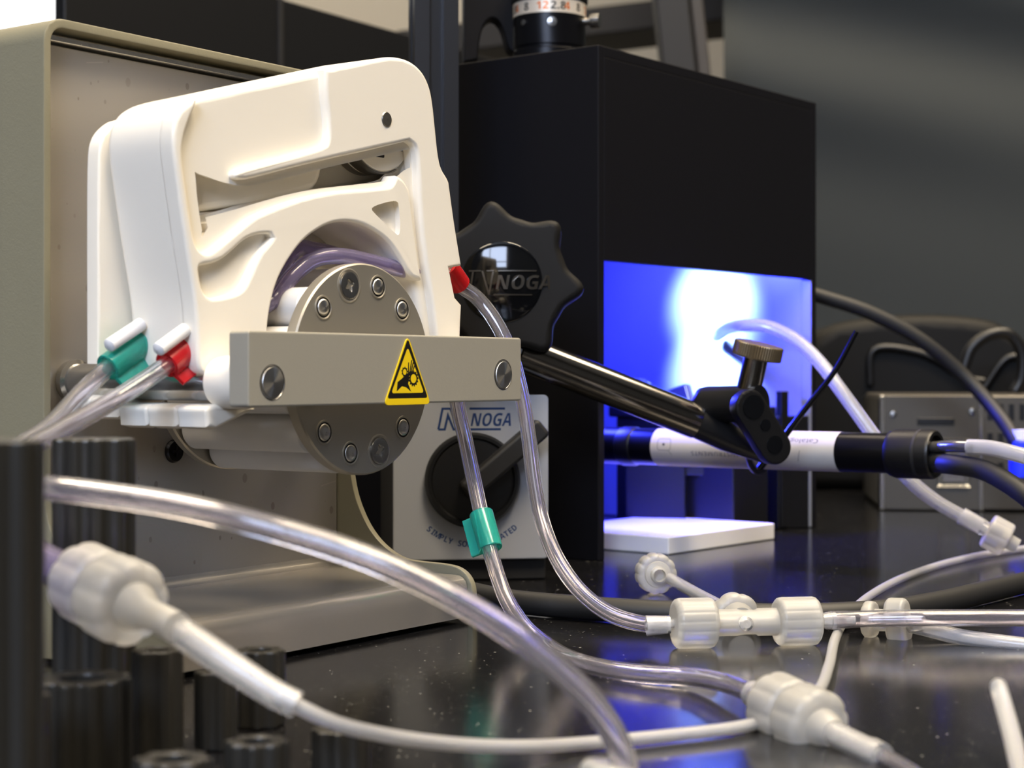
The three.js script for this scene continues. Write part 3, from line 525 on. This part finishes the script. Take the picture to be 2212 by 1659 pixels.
// ---------------------------------------------------------------- magnetic stand behind the pump
const font = await new FontLoader().loadAsync('fonts/droid/droid_sans_bold.typeface.json');
{
  const g = thing('magnetic_stand', 'magnetic base with rotary switch, star knob and black jointed arm holding the probe', 'stand');
  const yawN = .15, D0 = .570; g.position.copy(onBench(1017, 1256, 0)).setZ(-D0); g.rotation.y = yawN;
  const W = .0520, B = .0072, T = .0618;
  part('magnet_foot', box(W - .001, B, .058, .0008, 0, B / 2, -.030), M.blackMatt, g);
  part('steel_body', boxUV(box(W - .0006, T - B, .058, .002, 0, (T + B) / 2, -.0305), .04), std(0x2b2722, .5, .5, { bumpMap: grain, bumpScale: .00015 }), g);
  const plate = canvas(1024, 1080, (c, w, h) => {
    c.fillStyle = '#a9adb6'; c.fillRect(0, 0, w, h);
    const mm = w / 52; c.fillStyle = '#10356c'; c.strokeStyle = '#10356c'; c.lineWidth = .75 * mm;
    const X = (x) => (x + 26) * mm, Y = (y) => (54.6 - y) * mm;
    c.save(); c.translate(X(1.4), Y(44.4)); c.transform(1, 0, -.2, 1, 0, 0); c.scale(.80, 1); c.font = `bold ${6.0 * mm}px sans-serif`; c.textAlign = 'left'; c.fillText('NOGA', -2.6 * mm, 0); c.restore();
    c.beginPath(); c.moveTo(X(-.6), Y(50.2)); c.lineTo(X(11.3), Y(50.2)); c.moveTo(X(-2.0), Y(43.3)); c.lineTo(X(9.9), Y(43.3)); c.stroke();
    c.beginPath(); c.moveTo(X(-11.0), Y(43.3)); c.lineTo(X(-9.6), Y(50.2)); c.lineTo(X(-7.0), Y(50.2)); c.lineTo(X(-4.8), Y(44.6)); c.lineTo(X(-3.4), Y(50.2)); c.moveTo(X(-11.0), Y(43.3)); c.lineTo(X(-8.9), Y(43.3)); c.lineTo(X(-7.8), Y(48.0)); c.lineTo(X(-5.9), Y(43.3)); c.lineTo(X(-3.0), Y(43.3)); c.stroke();
    const word = 'SIMPLY SOPHISTICATED', R = 20.8; c.font = `bold ${2.7 * mm}px sans-serif`; c.textAlign = 'center';
    for (let i = 0; i < word.length; i++) { const a = (-90 + (i - (word.length - 1) / 2) * 4.3) * Math.PI / 180, q = R + 1.8; c.save(); c.translate(X(.2 + q * Math.cos(a)), Y(26.6 + q * Math.sin(a))); c.rotate(-(a + Math.PI / 2)); c.fillText(word[i], 0, 0); c.restore(); }
  });
  const face = part('face_plate', flatUV(extrude(rect(-W / 2, B, W / 2, T + .0002, .0016), -.001, .0012, .0004, [], 2), -W / 2, B, W, T - B), std(0xffffff, .5, .1, { map: plate }), g, 'pale metal face plate with blue lettering');
  const dial = part('rotary_switch', join(lathe([[.0001, .001], [.0158, .001], [.0158, .0035], [.0150, .0046], [.0140, .0046], [.0134, .0040], [.0125, .0042], [.0001, .0046]], 64)).translate(.0002, .0338, 0), M.black, g, 'black round switch');
  const lv = part('switch_lever', extrude(rect(-.0035, -.0060, .0035, .0280, .0018), .0040, .0110, .0012, [], 3).rotateZ(-.87).translate(.0016, .0338, 0), M.rubber, dial, 'black bar handle across the switch');
  // arm, in world places turned into the stand's axes
  const inv = new THREE.Matrix4().compose(g.position, g.quaternion, g.scale).invert(), loc = (v) => v.clone().applyMatrix4(inv);
  const bone = (name, p, q, prof, mat, label) => { const a = loc(p), b = loc(q), m = part(name, prof(a.distanceTo(b)), mat, g, label); return place(m, a, b.clone().sub(a)); };
  const rod = (r) => (l) => lathe([[.0001, 0], [r - .0006, 0], [r, .0006], [r, l - .0006], [r - .0006, l], [.0001, l]], 40);
  bone('lower_arm', at(1075, 868, .595), at(1095, 660, .585), rod(.0062), M.darkChrome);
  bone('arm_joint', at(1092, 620, .575), at(1092, 620, .60), rod(.016), M.black);
  bone('upper_arm', at(1120, 758, .572), at(1508, 912, .585), rod(.0061), M.darkChrome, 'dark chrome tube');
  bone('arm_tip', at(1490, 904, .584), at(1650, 982, .588), (l) => lathe([[.0001, 0], [.0056, 0], [.0052, l * .5], [.0036, l * .85], [.0030, l], [.0001, l]], 32), M.black);
  // star knob with embossed cap
  const kn = new THREE.Group(); kn.name = 'star_knob'; g.add(kn); const kc = loc(at(1084, 610, .560)); kn.position.copy(kc); kn.rotation.y = -.04 - yawN;
  const star = []; for (let i = 0; i < 140; i++) { const a = i / 140 * 2 * Math.PI, k = Math.cos((a - 98 * Math.PI / 180) * 7) * .5 + .5, r = .0216 + .0052 * Math.pow(k, 2.1); star.push([r * Math.cos(a), r * Math.sin(a)]); }
  part('knob_body', extrude(star, -.014, .0015, .0022, [], 4, .9), M.knob, kn, 'dark grey seven pointed star knob');
  const cap = part('knob_cap', lathe([[.0133, .0005], [.0133, .0016], [.0131, .0018], ...[.0125, .0115, .010, .008, .006, .004, .002, .0001].map((r) => [r, .0018 + .0020 * (1 - (r / .0133) ** 2)])], 72), M.blackGloss, kn, 'glossy black domed cap');
  const word = new TextGeometry('NOGA', { font, size: .0046, depth: .0006, curveSegments: 4, bevelEnabled: false }); word.applyMatrix4(new THREE.Matrix4().makeShear(0, 0, .18, 0, 0, 0)).translate(-.0024, -.0024, 0);
  const strip = (w, x, y) => new THREE.BoxGeometry(w, .00040, .0009, 12, 1, 1).translate(x, y, .0003);
  const bars = [strip(.0125, .0052, .0036), strip(.0125, .0038, -.0042), strip(.0040, -.0086, .0036), strip(.0024, -.0036, .0036), strip(.0050, -.0080, -.0042)];
  for (const [x0, y0, x1, y1] of [[-.0104, -.0042, -.0092, .0036], [-.0062, .0036, -.0040, -.0042], [-.0040, -.0042, -.0026, .0036]]) { const l = Math.hypot(x1 - x0, y1 - y0); bars.push(new THREE.BoxGeometry(.0006, l, .0005, 1, 8, 1).rotateZ(-Math.atan2(x1 - x0, y1 - y0)).translate((x0 + x1) / 2, (y0 + y1) / 2, .0002)); }
  const relief = join(word, ...bars), rp = relief.attributes.position;      // follow the dome
  for (let i = 0; i < rp.count; i++) rp.setZ(i, .00375 - .0020 * ((rp.getX(i) ** 2 + rp.getY(i) ** 2) / .0133 ** 2) + rp.getZ(i));
  relief.computeVertexNormals();
  part('raised_lettering', relief, std(0x56524c, .3, .8), cap, 'raised lettering on the cap');
  // clamp that grips the probe
  bone('clamp_barrel', at(1508, 874, .590), at(1642, 872, .574), (l) => lathe([[.0001, 0], [.0042, 0], [.0058, .0016], [.0062, .004], [.0062, l], [.0001, l]], 36), M.black, 'black clamp barrel');
  const cl = part('clamp_cheek', extrude(rect(-.0058, -.0140, .0058, .0140, .0056, 8), 0, .0050, .0008, [], 2).rotateZ(.62), M.black, g, 'black slotted clamp cheek'); cl.position.copy(loc(at(1634, 922, .572))); cl.rotation.y = .25;
  part('clamp_slot', join(extrude(circle(.0040, 24, -.0042, .0068), .0046, .0053, 0), extrude(circle(.0019, 20, .0004, .0008), .0046, .0053, 0), extrude(circle(.0030, 24, .0040, -.0058), .0046, .0053, 0)), M.blackGloss, cl);
  const shank = bone('thumb_screw', at(1612, 866, .578), at(1634, 770, .576), rod(.0041), M.chrome, 'chrome thumb screw');
  const hd = part('knurled_head', extrude((() => { const p = []; for (let i = 0; i < 120; i++) { const a = i / 120 * 2 * Math.PI, r = .0084 - (i % 2) * .00022; p.push([r * Math.cos(a), r * Math.sin(a)]); } return p; })(), 0, .0050, .0005, [], 2, .3), M.brass, shank, 'brownish knurled screw head'); hd.position.z = loc(at(1612, 866, .578)).distanceTo(loc(at(1634, 770, .576))) - .0005;
}

// ---------------------------------------------------------------- black enclosure with blue lamp inside; axes: x along its open front, y up, z out of the open front
const byaw = 37.3 * Math.PI / 180, bs = Math.sin(byaw), bc = Math.cos(byaw), BO = V(.0318, 0, -.63), BW = .1724, BH = .190, BDEPTH = .17;
const inBox = (x, y, z) => V(BO.x + bs * x + bc * z, y, BO.z - bc * x + bs * z);
{
  const g = thing('light_enclosure', 'tall matt black box glowing blue inside, open at the lower front', 'enclosure'); g.position.copy(BO); g.rotation.y = Math.PI / 2 - byaw;
  const w = .004, OH = .1108, A = M.box;
  part('side_wall', boxUV(box(w, BH, BDEPTH, .0004, w / 2, BH / 2, -BDEPTH / 2), .04), A, g);
  part('side_wall', boxUV(box(w, BH, BDEPTH, .0004, BW - w / 2, BH / 2, -BDEPTH / 2), .04), A, g);
  part('back_wall', boxUV(box(BW - 2 * w, BH - w, w, 0, BW / 2, (BH - w) / 2, -BDEPTH + w / 2), .04), A, g);
  part('lid', boxUV(box(BW - .0001, w, BDEPTH - .0002, .0004, BW / 2, BH - w / 2, -BDEPTH / 2), .04), A, g);
  part('front_panel', boxUV(box(BW - 2 * w, BH - OH - w, w, .0003, BW / 2, (BH + OH - w) / 2, -w / 2), .04), A, g);
  part('lining', boxUV(join(box(.0008, BH - w - .001, BDEPTH - 2 * w - .0015, 0, BW - w - .0006, (BH - w) / 2, -BDEPTH / 2), box(.0008, OH - .001, w + .0004, 0, BW - w - .0006, OH / 2, -w / 2 - .0004)), .05), M.liner, g, 'bright metal lining of the far wall');
  part('lining', boxUV(box(BW - 2 * w - .003, BH - 2 * w - .001, .0008, 0, BW / 2, BH / 2, -BDEPTH + w + .0006), .05), M.liner, g, 'bright metal lining of the back wall');
}
// two blue lamps inside the box: one close above the far wall, one low behind the near jamb
function blueLamp(p, dir, label) {
  const lamp = thing('blue_lamp', label, 'lamp'); place(lamp, p, dir);
  part('housing', lathe([[.0001, -.012], [.008, -.012], [.010, -.008], [.010, .006], [.0085, .006], [.0085, -.004], [.0001, -.004]], 32), M.black, lamp);
  part('lamp_lens', new THREE.SphereGeometry(.006, 24, 16), glow(0x4a5cff, 8), lamp);
  return lamp;
}
{
  const heads = [[.078, .152, -.046, .100], [.084, .134, -.056, .066]].map(([x, y, z, ty], i) => {
    const a = inBox(x, y, z), t = inBox(BW - .005, ty, -.050), lamp = blueLamp(a, t.clone().sub(a), ['upper blue lamp hanging inside the black box', 'lower blue lamp hanging inside the black box'][i]);
    const spot = new THREE.SpotLight(0x86a8ff, 1.2, 0, .26, 1); spot.name = 'blue_spot'; spot.position.copy(a); spot.castShadow = true; spot.shadow.radius = .25; scene.add(spot);
    const tgt = new THREE.Object3D(); tgt.name = 'spot_target'; tgt.position.copy(t); scene.add(tgt); spot.target = tgt;
    return lamp;
  });
  const fill = new THREE.PointLight(0x2c34ff, .30); fill.name = 'blue_glow'; fill.castShadow = true; fill.shadow.radius = .25; heads[1].add(fill);
  const b = inBox(.040, .105, -.062), two = blueLamp(b, V(.5, -.6, .4), 'blue lamp low inside the black box behind its near edge');
  const glow2 = new THREE.PointLight(0x343cff, .34); glow2.name = 'blue_glow'; glow2.castShadow = true; glow2.shadow.radius = .25; two.add(glow2);
}
{
  // mounts inside the box, white slab in the opening
  const m = thing('mount_block', 'black mounting block standing under the probe inside the blue lit box', 'block'); const p = onBench(1425, 1147, 0); m.position.set(p.x, 0, p.z); m.rotation.y = -.25;
  part('block', extrude(rect(-.0130, 0, .0130, .031, .002), -.012, .012, .0006), M.black, m); part('bracket', box(.018, .006, .02, .0008, .016, .028, 0), M.black, m);
  const q = thing('mount_block', 'black mounting block at the right corner of the opening', 'block'); const r = onBench(1682, 1137, 0); q.position.set(r.x, 0, r.z); q.rotation.y = .5;
  part('block', extrude(rect(-.0095, 0, .0095, .050, .001), -.012, .012, .0006), M.black, q); part('clamp_screw', lathe([[.0001, 0], [.003, 0], [.003, .004], [.0001, .004]], 24).translate(-.004, .040, .012), M.screw, q); part('post', box(.004, .06, .004, .0004, -.0065, .031, .011), M.black, q);
  const s = thing('white_slab', 'white plastic slab on the bench in the mouth of the blue lit box', 'slab');
  const a = onBench(1444, 1199, 0), b = onBench(1673, 1165, 0), d = b.clone().sub(a), L = d.length(); s.position.copy(a); s.rotation.y = Math.atan2(-d.z, d.x);
  part('slab', box(L, .0066, .062, .0005, L / 2, .0034, -.031), M.whitePlastic, s);
  // end stage seen under the thumb screw
  const e = thing('optic_stage', 'small dark stage with tilted clips glinting inside the box', 'stage'); const o = inBox(.128, .052, -.060); e.position.copy(o); e.rotation.y = Math.PI / 2 - byaw;
  part('plate', box(.034, .005, .066, .001, 0, 0, .022), M.black, e); part('pillar', box(.030, .0518, .060, .001, 0, -.026, .022), M.black, e);
  part('clip', box(.006, .013, .006, .001).rotateX(.5).translate(0, .008, -.006), M.satin, e); part('clip', box(.005, .010, .012, .001).rotateX(-.3).translate(0, .006, .016), M.satin, e); part('clip', box(.005, .010, .012, .001).rotateX(.2).translate(0, .005, .004), M.anod, e);
}
{
  // probe gripped by the stand, square to the box front
  const g = thing('laser_probe', 'slim black cylinder probe with white printed labels and a wide end cap', 'probe');
  const a = at(1302, 962, .668), dir = V(.795, .0035, .606).normalize(); place(g, a, dir);
  const L = .1400, R = .0070, len = (u) => { const k = (u - CX) / F; return (k * .668 - (1302 - CX) * .668 / F) / (.795 + .606 * k); };
  const l0 = len(1345), l1 = len(1426), l2 = len(1820), l3 = len(1938), l4 = len(2022);
  part('barrel', lathe([[.0001, -.03], [R * 1.02, -.03], [R * 1.02, l0], [R, l0 + .0012], [R, l0 + .003], [R, l3], [.0001, l3]], 56), M.anod, g);
  part('collar_ring', lathe([[R, l0], [R * 1.08, l0 + .001], [R * 1.08, l0 + .006], [R, l0 + .007]], 56), M.black, g);
  const print = canvas(1024, 1720, (c, w, h) => {            // 23 pixels a millimetre: across is round the barrel, down is along it from the cap end
    c.fillStyle = '#c6c1ba'; c.fillRect(0, 0, w, h); c.fillStyle = '#33323c'; c.strokeStyle = '#33323c'; c.lineWidth = 4;
    const line = (text, around, along, size, stretch, weight = '') => { c.save(); c.translate(around * w, along * 23); c.rotate(Math.PI / 2); c.scale(stretch, 1); c.font = `${weight} ${size * 23}px sans-serif`; c.fillText(text, 0, 0); c.restore(); };
    line('Catalog.No', .640, 6.3, 2.3, 1.45); line('A', .70, 22, 1.6, 1.4); c.fillStyle = '#7c7a82'; line('INSTRUMENTS', .77, 37.5, 2.3, 1.25, 'bold'); line('Model', .62, 46, 1.6, 1.6);
    c.fillStyle = '#33323c'; c.fillRect(.79 * w, 24 * 23, 60, 40); c.beginPath(); c.moveTo(.83 * w, 14 * 23); c.lineTo(.74 * w, 13 * 23); c.stroke();
    c.beginPath(); c.roundRect(.67 * w, 66 * 23, .10 * w, 130, 26); c.stroke(); c.beginPath(); c.arc(.72 * w, 69 * 23, 12, 0, 7); c.fill(); c.beginPath(); c.moveTo(.77 * w, 67 * 23); c.lineTo(.81 * w, 65.6 * 23); c.stroke();
  });
  print.wrapS = THREE.RepeatWrapping;
  const sleeve = new THREE.CylinderGeometry(R * 1.015, R * 1.015, l2 - l1, 64, 1, true).rotateX(Math.PI / 2).translate(0, 0, (l1 + l2) / 2);
  const inner = lathe([[R, l1], [R * 1.015, l1], [R * 1.0149, l1 + .00002], [R, l1 + .00002]], 64);
  part('paper_label', sleeve, std(0xffffff, .55, 0, { map: print, side: THREE.DoubleSide }), g, 'white paper label with upside down print');
  part('end_cap', lathe([[.0001, l3 - .002], [R * 1.12, l3 - .002], [R * 1.22, l3], [R * 1.22, l4 - .001], [R * 1.14, l4], [R * .95, l4], [R * .92, l4 - .002], [.0001, l4 - .002]], 56), M.black, g, 'wide black ribbed end cap');
  part('cap_rim', lathe([[R * 1.2, l4 - .006], [R * 1.235, l4 - .0058], [R * 1.235, l4 - .0048], [R * 1.2, l4 - .0046]], 56), M.rubber, g);
  const e = a.clone().addScaledVector(dir, l4 - .003);
  const inv = new THREE.Matrix4().compose(g.position, g.quaternion, g.scale).invert();
  part('metal_nipple', hose([e.clone().add(V(.000, .0023, .0)), at(2060, 964, .571), at(2096, 965, .565)], .0020, .0010, 16), M.satin, g, 'steel nipple').applyMatrix4(inv);
  const t = thing('bench_tube', 'pale tube pushed onto the steel nipple of the probe', 'tube'); part('tubing', hose([at(2092, 965, .5655), at(2140, 968, .560), at(2200, 982, .553), at(2300, 1010, .545), at(2400, 1030, .54)], .0026, .00205, 40), M.silicone, t);
  const c = thing('signal_cable', 'thick grey black cable leaving the end cap of the probe', 'cable'); part('cable', hose([e.clone().add(V(.001, -.0028, .0)), at(2060, 1004, .570), at(2120, 1014, .562), at(2180, 1045, .553), at(2240, 1090, .545), at(2330, 1170, .54)], .0034, 0, 50), M.rubber, c);
  const z = thing('zip_tie', 'dark zip tie sticking up from the probe label', 'zip tie');
  const tail = []; const A1 = at(1640, 1012, .592), B1 = at(1740, 882, .586), C1 = at(1800, 806, .583), E1 = at(1850, 716, .581);
  part('strap', hose([A1, at(1690, 948, .588), B1, C1, E1], (k) => .0013 * (1 - .35 * k), 0, 30, 4), M.anod, z);
  const ring = part('loop', new THREE.TorusGeometry(R * 1.18, .0011, 8, 48), M.black, z); place(ring, a.clone().addScaledVector(dir, len(1640)), dir);
}

// ---------------------------------------------------------------- things round the box
{
  const t = thing('bench_tube', 'translucent white tube arching out of the box and down behind the probe', 'tube');
  part('tubing', hose([at(1548, 726, .785), at(1566, 713, .75), at(1585, 706, .715), at(1610, 703, .69), at(1660, 706, .675), at(1720, 735, .662), at(1770, 782, .652), at(1830, 862, .643), at(1900, 958, .637), at(1960, 1032, .633), at(2020, 1082, .631), at(2082, 1118, .63)], .0026, .00105, 90), M.silicone, t);
  const g = thing('tube_coupling', 'frosted coupling at the lower end of the tube arching from the box', 'coupling', 'frosted tube couplings');
  const a = at(2076, 1114, .63), b = at(2198, 1180, .625), L = a.distanceTo(b); place(g, a, b.clone().sub(a));
  part('sleeve', lathe([[.0028, 0], [.0033, 0], [.0030, .009], [.0026, .0105], [.0012, .0105], [.0012, .008], [.0028, .008], [.0028, 0]], 32), M.frostClear, g); part('collar', nutGeo(.0066, .0085, 8, .05, .0012).translate(0, 0, L * .46), M.frost, g); part('tip', lathe([[.0001, L * .7], [.0030, L * .7], [.0027, L], [.0001, L]], 32), M.frost, g);
}
{
  const p = thing('support_post', 'black slotted upright post behind the white cassette', 'post'); const q = onBench(936, 801 + H * F / .625, 0); p.position.set(q.x, 0, q.z); p.rotation.y = .2;
  const prof = []; const h = .0080, n = .0026, dp = .0030; prof.push([-h, -h], [-n, -h], [-n, -h + dp], [n, -h + dp], [n, -h], [h, -h], [h, -n], [h - dp, -n], [h - dp, n], [h, n], [h, h], [n, h], [n, h - dp], [-n, h - dp], [-n, h], [-h, h], [-h, n], [-h + dp, n], [-h + dp, -n], [-h, -n]);
  part('extrusion', extrude(prof, 0, .42, .0004, [], 2, .3).rotateX(-Math.PI / 2), std(0x464648, .34, .9), p);
}
{
  const l = thing('camera_lens', 'black lens with a white number ring standing on the black box', 'lens'); const q = at(1187, 110, .70); l.position.set(q.x, BH + .0002, q.z);
  const R = .0148; l.rotation.y = 0;
  part('barrel', lathe([[.0001, 0], [R, 0], [R, .0095], [R * .97, .0100], [R * .97, .0108], [R, .0113], [R, .0232], [.0001, .0232]], 56).rotateX(-Math.PI / 2), M.anod, l);
  const ring = canvas(1024, 64, (c, w, h) => { c.fillStyle = '#d9cfc0'; c.fillRect(0, 0, w, h); c.font = 'bold 52px sans-serif'; for (let i = 0; i < 16; i++) { c.fillStyle = i % 2 ? '#d06a2a' : '#2a2a2a'; c.fillText(['2.8', '4', '8', '12'][i % 4], i * 64, 50); } });
  part('number_ring', new THREE.CylinderGeometry(R * 1.01, R * 1.01, .0055, 56, 1, true).translate(0, .0262, 0), std(0xffffff, .4, .3, { map: ring, side: THREE.DoubleSide }), l, 'pale ring with numbers');
  part('focus_ring', extrude((() => { const p = []; for (let i = 0; i < 120; i++) { const a = i / 120 * 2 * Math.PI, r = R * (1.06 - (i % 2) * .03); p.push([r * Math.cos(a), r * Math.sin(a)]); } return p; })(), .0292, .05, .0006, [], 2, .3).rotateX(-Math.PI / 2), M.black, l);
  part('core', lathe([[.0001, .023], [R * .98, .023], [R * .98, .0292], [.0001, .0292]], 40).rotateX(-Math.PI / 2), M.black, l);
  for (const [a, y, r] of [[.05, .0195, .0019], [.05, .0062, .0011], [-.8, .020, .0012]]) { const s = part('set_screw', lathe([[.0001, .0006], [r, .0004], [r, -.001], [.0001, -.001]], 20), M.screw, l); place(s, V(R * Math.sin(a), y, R * Math.cos(a)), V(Math.sin(a), 0, Math.cos(a))); }
  const ts = part('thumb_screw', join(lathe([[.0001, 0], [.0016, 0], [.0016, .003], [.0028, .003], [.0030, .0036], [.0030, .0068], [.0001, .0070]], 24)), M.screw, l); place(ts, V(R * .93, .0215, R * .3), V(.95, 0, .3));
  const b = thing('lens_bracket', 'black arched bracket beside the lens on top of the box', 'bracket'); b.position.copy(at(1054, 120, .72)).setY(BH + .0002); b.rotation.y = .1;
  const Y = (v) => (801 - v) * .72 / F + H - BH, X = (u) => (u - 1054) * .72 / F;
  part('arch', extrude(chaikin([[X(1000), Y(140), 1], [X(1000), Y(-60), 1], [X(1130), Y(-60), 1], [X(1130), Y(60)], [X(1108), Y(120), 1], [X(1094), Y(112)], [X(1082), Y(60)], [X(1062), Y(42)], [X(1042), Y(58)], [X(1032), Y(100)], [X(1030), Y(135), 1]].map(([x, y, k]) => [x, Math.max(y, .0002), k]), 2), -.006, .006, .0008), M.box, b);
}
{
  // steel instrument behind on the right
  const g = thing('steel_instrument', 'low grey metal instrument case with slotted vents behind the probe', 'instrument'); const D = .86, p = onBench(1905, 801 + H * F / D, 0); g.position.copy(p); g.rotation.y = -.12;
  const hgt = (801 - 852) * D / F + H, wd = (u) => (u - 1905) * D / F;
  part('case', boxUV(box(.12, hgt - .0006, .10, .0012, .0605, hgt / 2, -.051), .05), M.foil, g); part('front_panel', boxUV(box(wd(2113) - .001, hgt - .001, .0016, .0005, wd(2113) / 2, hgt / 2, .0006), .05), M.foil, g);
  part('side_panel', box(.0016, hgt - .004, .09, .0005, -.0004, hgt / 2, -.052), M.black, g);
  for (const u of [1928, 2094]) part('panel_screw', lathe([[.0001, .0022], [.0016, .0020], [.0020, .0014]], 24).translate(wd(u), hgt - (u === 1928 ? .0100 : .0086), 0), M.screw, g);
  part('slot', box(wd(1905 + 78), .0036, .0012, .0004, wd(2018), hgt - .0135, .0013), M.black, g); part('socket', frameOf(.012, .02, .0012, .002).translate(wd(2055), hgt - .034, .001), M.satin, g);
  const vp = part('vent_panel', boxUV(box(.040, hgt - .002, .0012, .0004, wd(2113) + .0212, hgt / 2, .0004), .05), M.foil, g);
  for (let r = 0; r < 3; r++) for (let k = 0; k < 6; k++) part('vent_slot', box(.0026, .0085, .0008, .0003, wd(2132) + k * .0052, hgt - .0085 - r * .0145, .0009), M.black, vp);
  for (const u of [1905, 2113]) part('edge_strip', box(.0022, hgt - .001, .0024, .0004, wd(u), hgt / 2, .0012), M.satin, g);
  const bag = thing('dark_case', 'dark brown soft case lying behind the steel instrument', 'case'); bag.position.copy(at(1980, 850, 1.06)).setY(0); bag.rotation.y = -.1;
  part('shell', extrude(chaikin([[-.075, 0, 1], [-.075, .06], [-.07, .096], [-.02, .104], [.03, .102], [.048, .094], [.09, .06], [.10, 0, 1]], 3), -.06, .06, .008, [], 4), std(0x060504, .6, 0, { specularIntensity: .5 }), bag); part('strap', hose([V(-.035, .062, .0625), V(-.033, .082, .0625), V(-.005, .080, .0625), V(.02, .066, .0625), V(.03, .064, .0625)], .0022, 0, 30), M.black, bag); part('strap', hose([V(.03, .06, .0625), V(.045, .078, .0625), V(.07, .07, .063)], .0022, 0, 20), M.black, bag);
  const tagp = part('paper_tag', box(.012, .010, .001, .0003, .058, .078, .064), M.paper, bag, 'small white paper tag');
  const c = thing('power_cable', 'grey cable drooping in front of the steel instrument at the right', 'cable'); part('cable', hose([at(1700, 620, .80), at(1775, 641, .80), at(1880, 676, .80), at(1990, 735, .80), at(2090, 820, .80), at(2160, 900, .79), at(2192, 950, .78), at(2205, 985, .78)], .0034, 0, 70), M.rubber, c);
  part('plug', lathe([[.0001, 0], [.0050, 0], [.0055, .004], [.0055, .016], [.0036, .018], [.0001, .018]], 32), std(0x2a3fd0, .4), c, 'blue plug').position.copy(at(2206, 1030, .78)); c.children[1].rotation.x = -Math.PI / 2;
  part('plug_collar', lathe([[.0001, 0], [.0046, 0], [.0046, .012], [.0001, .012]], 32), M.whitePlastic, c, 'white collar of the plug').position.copy(at(2206, 985, .78)); c.children[2].rotation.x = -Math.PI / 2;
  const loop = thing('power_cable', 'black cable loop standing behind the instrument at the right edge', 'cable'); part('cable', hose([at(2080, 800, .93), at(2100, 750, .93), at(2140, 722, .93), at(2180, 722, .93), at(2206, 760, .93), at(2205, 820, .93), at(2192, 846, .93)], .0032, 0, 50), M.black, loop);
  const k = thing('floor_cable', 'thick black cable lying across the bench behind the couplings', 'cable'); part('cable', hose([onBench(900, 1262, .0036), onBench(1000, 1278, .0036), onBench(1100, 1298, .0036), onBench(1250, 1312, .0036), onBench(1450, 1324, .0036), onBench(1700, 1330, .0036), onBench(1900, 1322, .0036), onBench(2040, 1300, .0036), onBench(2130, 1278, .0036), onBench(2260, 1250, .0036), onBench(2420, 1232, .0036)], .0034, 0, 120), M.rubber, k);
}
// background panels
{
  const c = thing('blackout_curtain', 'dark grey blackout curtain hanging behind the box and the instrument', 'curtain');
  const pos = []; const nx = 120, ny = 150, g = new THREE.PlaneGeometry(1.5, 1.9, nx, ny), a = g.attributes.position; for (let i = 0; i < a.count; i++) { const x = a.getX(i), y = a.getY(i); const q = x * .27 + y * .96, k = 1 / (1 + Math.exp(-(y + .62) * 18)); a.setZ(i, .016 * Math.sin(x * 9 + .7 * y) + k * .016 * Math.sin(q * 46 + .5) + k * .008 * Math.sin(q * 21)); } g.computeVertexNormals();
  const back = g.clone().translate(0, 0, -.004); const cloth = part('cloth', boxUV(join(g, back), .05), std(0x2c3134, .9, 0, { side: THREE.DoubleSide, bumpMap: grain, bumpScale: .0002 }), c); c.position.set(.935, .95, -1.45); c.rotation.y = -.1;
  const s = thing('dark_screen', 'near black upright panel behind the pump', 'panel'); s.position.copy(at(140, 801, .88)).setY(0); s.rotation.y = Math.atan2(.845, .535);
  const cw = .46, chh = .2925; part('sheet', box(cw, chh, .008, .001, cw / 2, chh / 2, -.004), M.navy, s);
  part('seam_strip', box(.004, chh, .002, .0005, .17, chh / 2, .0006), M.blackMatt, s); part('foot', box(.06, .012, .07, .001, .04, .006, -.03), M.blackMatt, s); part('foot', box(.06, .012, .07, .001, cw - .04, .006, -.03), M.blackMatt, s);
  const f = thing('leaning_frame', 'dark slanted post with a pale edge behind the box', 'post'); const p = at(1475, 140, 1.35); f.position.set(p.x, 0, p.z); 
  part('upright', box(.026, .9, .03, .002).translate(0, .45, 0), std(0x0e0c0c, .6), f); part('edge', box(.010, .9, .028, .002).translate(.019, .45, 0), std(0x35312e, .6), f); f.rotation.z = .11; f.position.x += .030;
  const sh = thing('wall_shelf', 'dark shelf board on the beige wall behind the lens', 'shelf'); sh.position.copy(at(1350, 60, 1.9)); sh.rotation.z = .12; part('board', box(.5, .03, .12, .002), M.brown, sh); part('bracket', box(.02, .05, .1, .002, -.1, -.03, 0), M.brown, sh);
}

renderer.render(scene, camera);
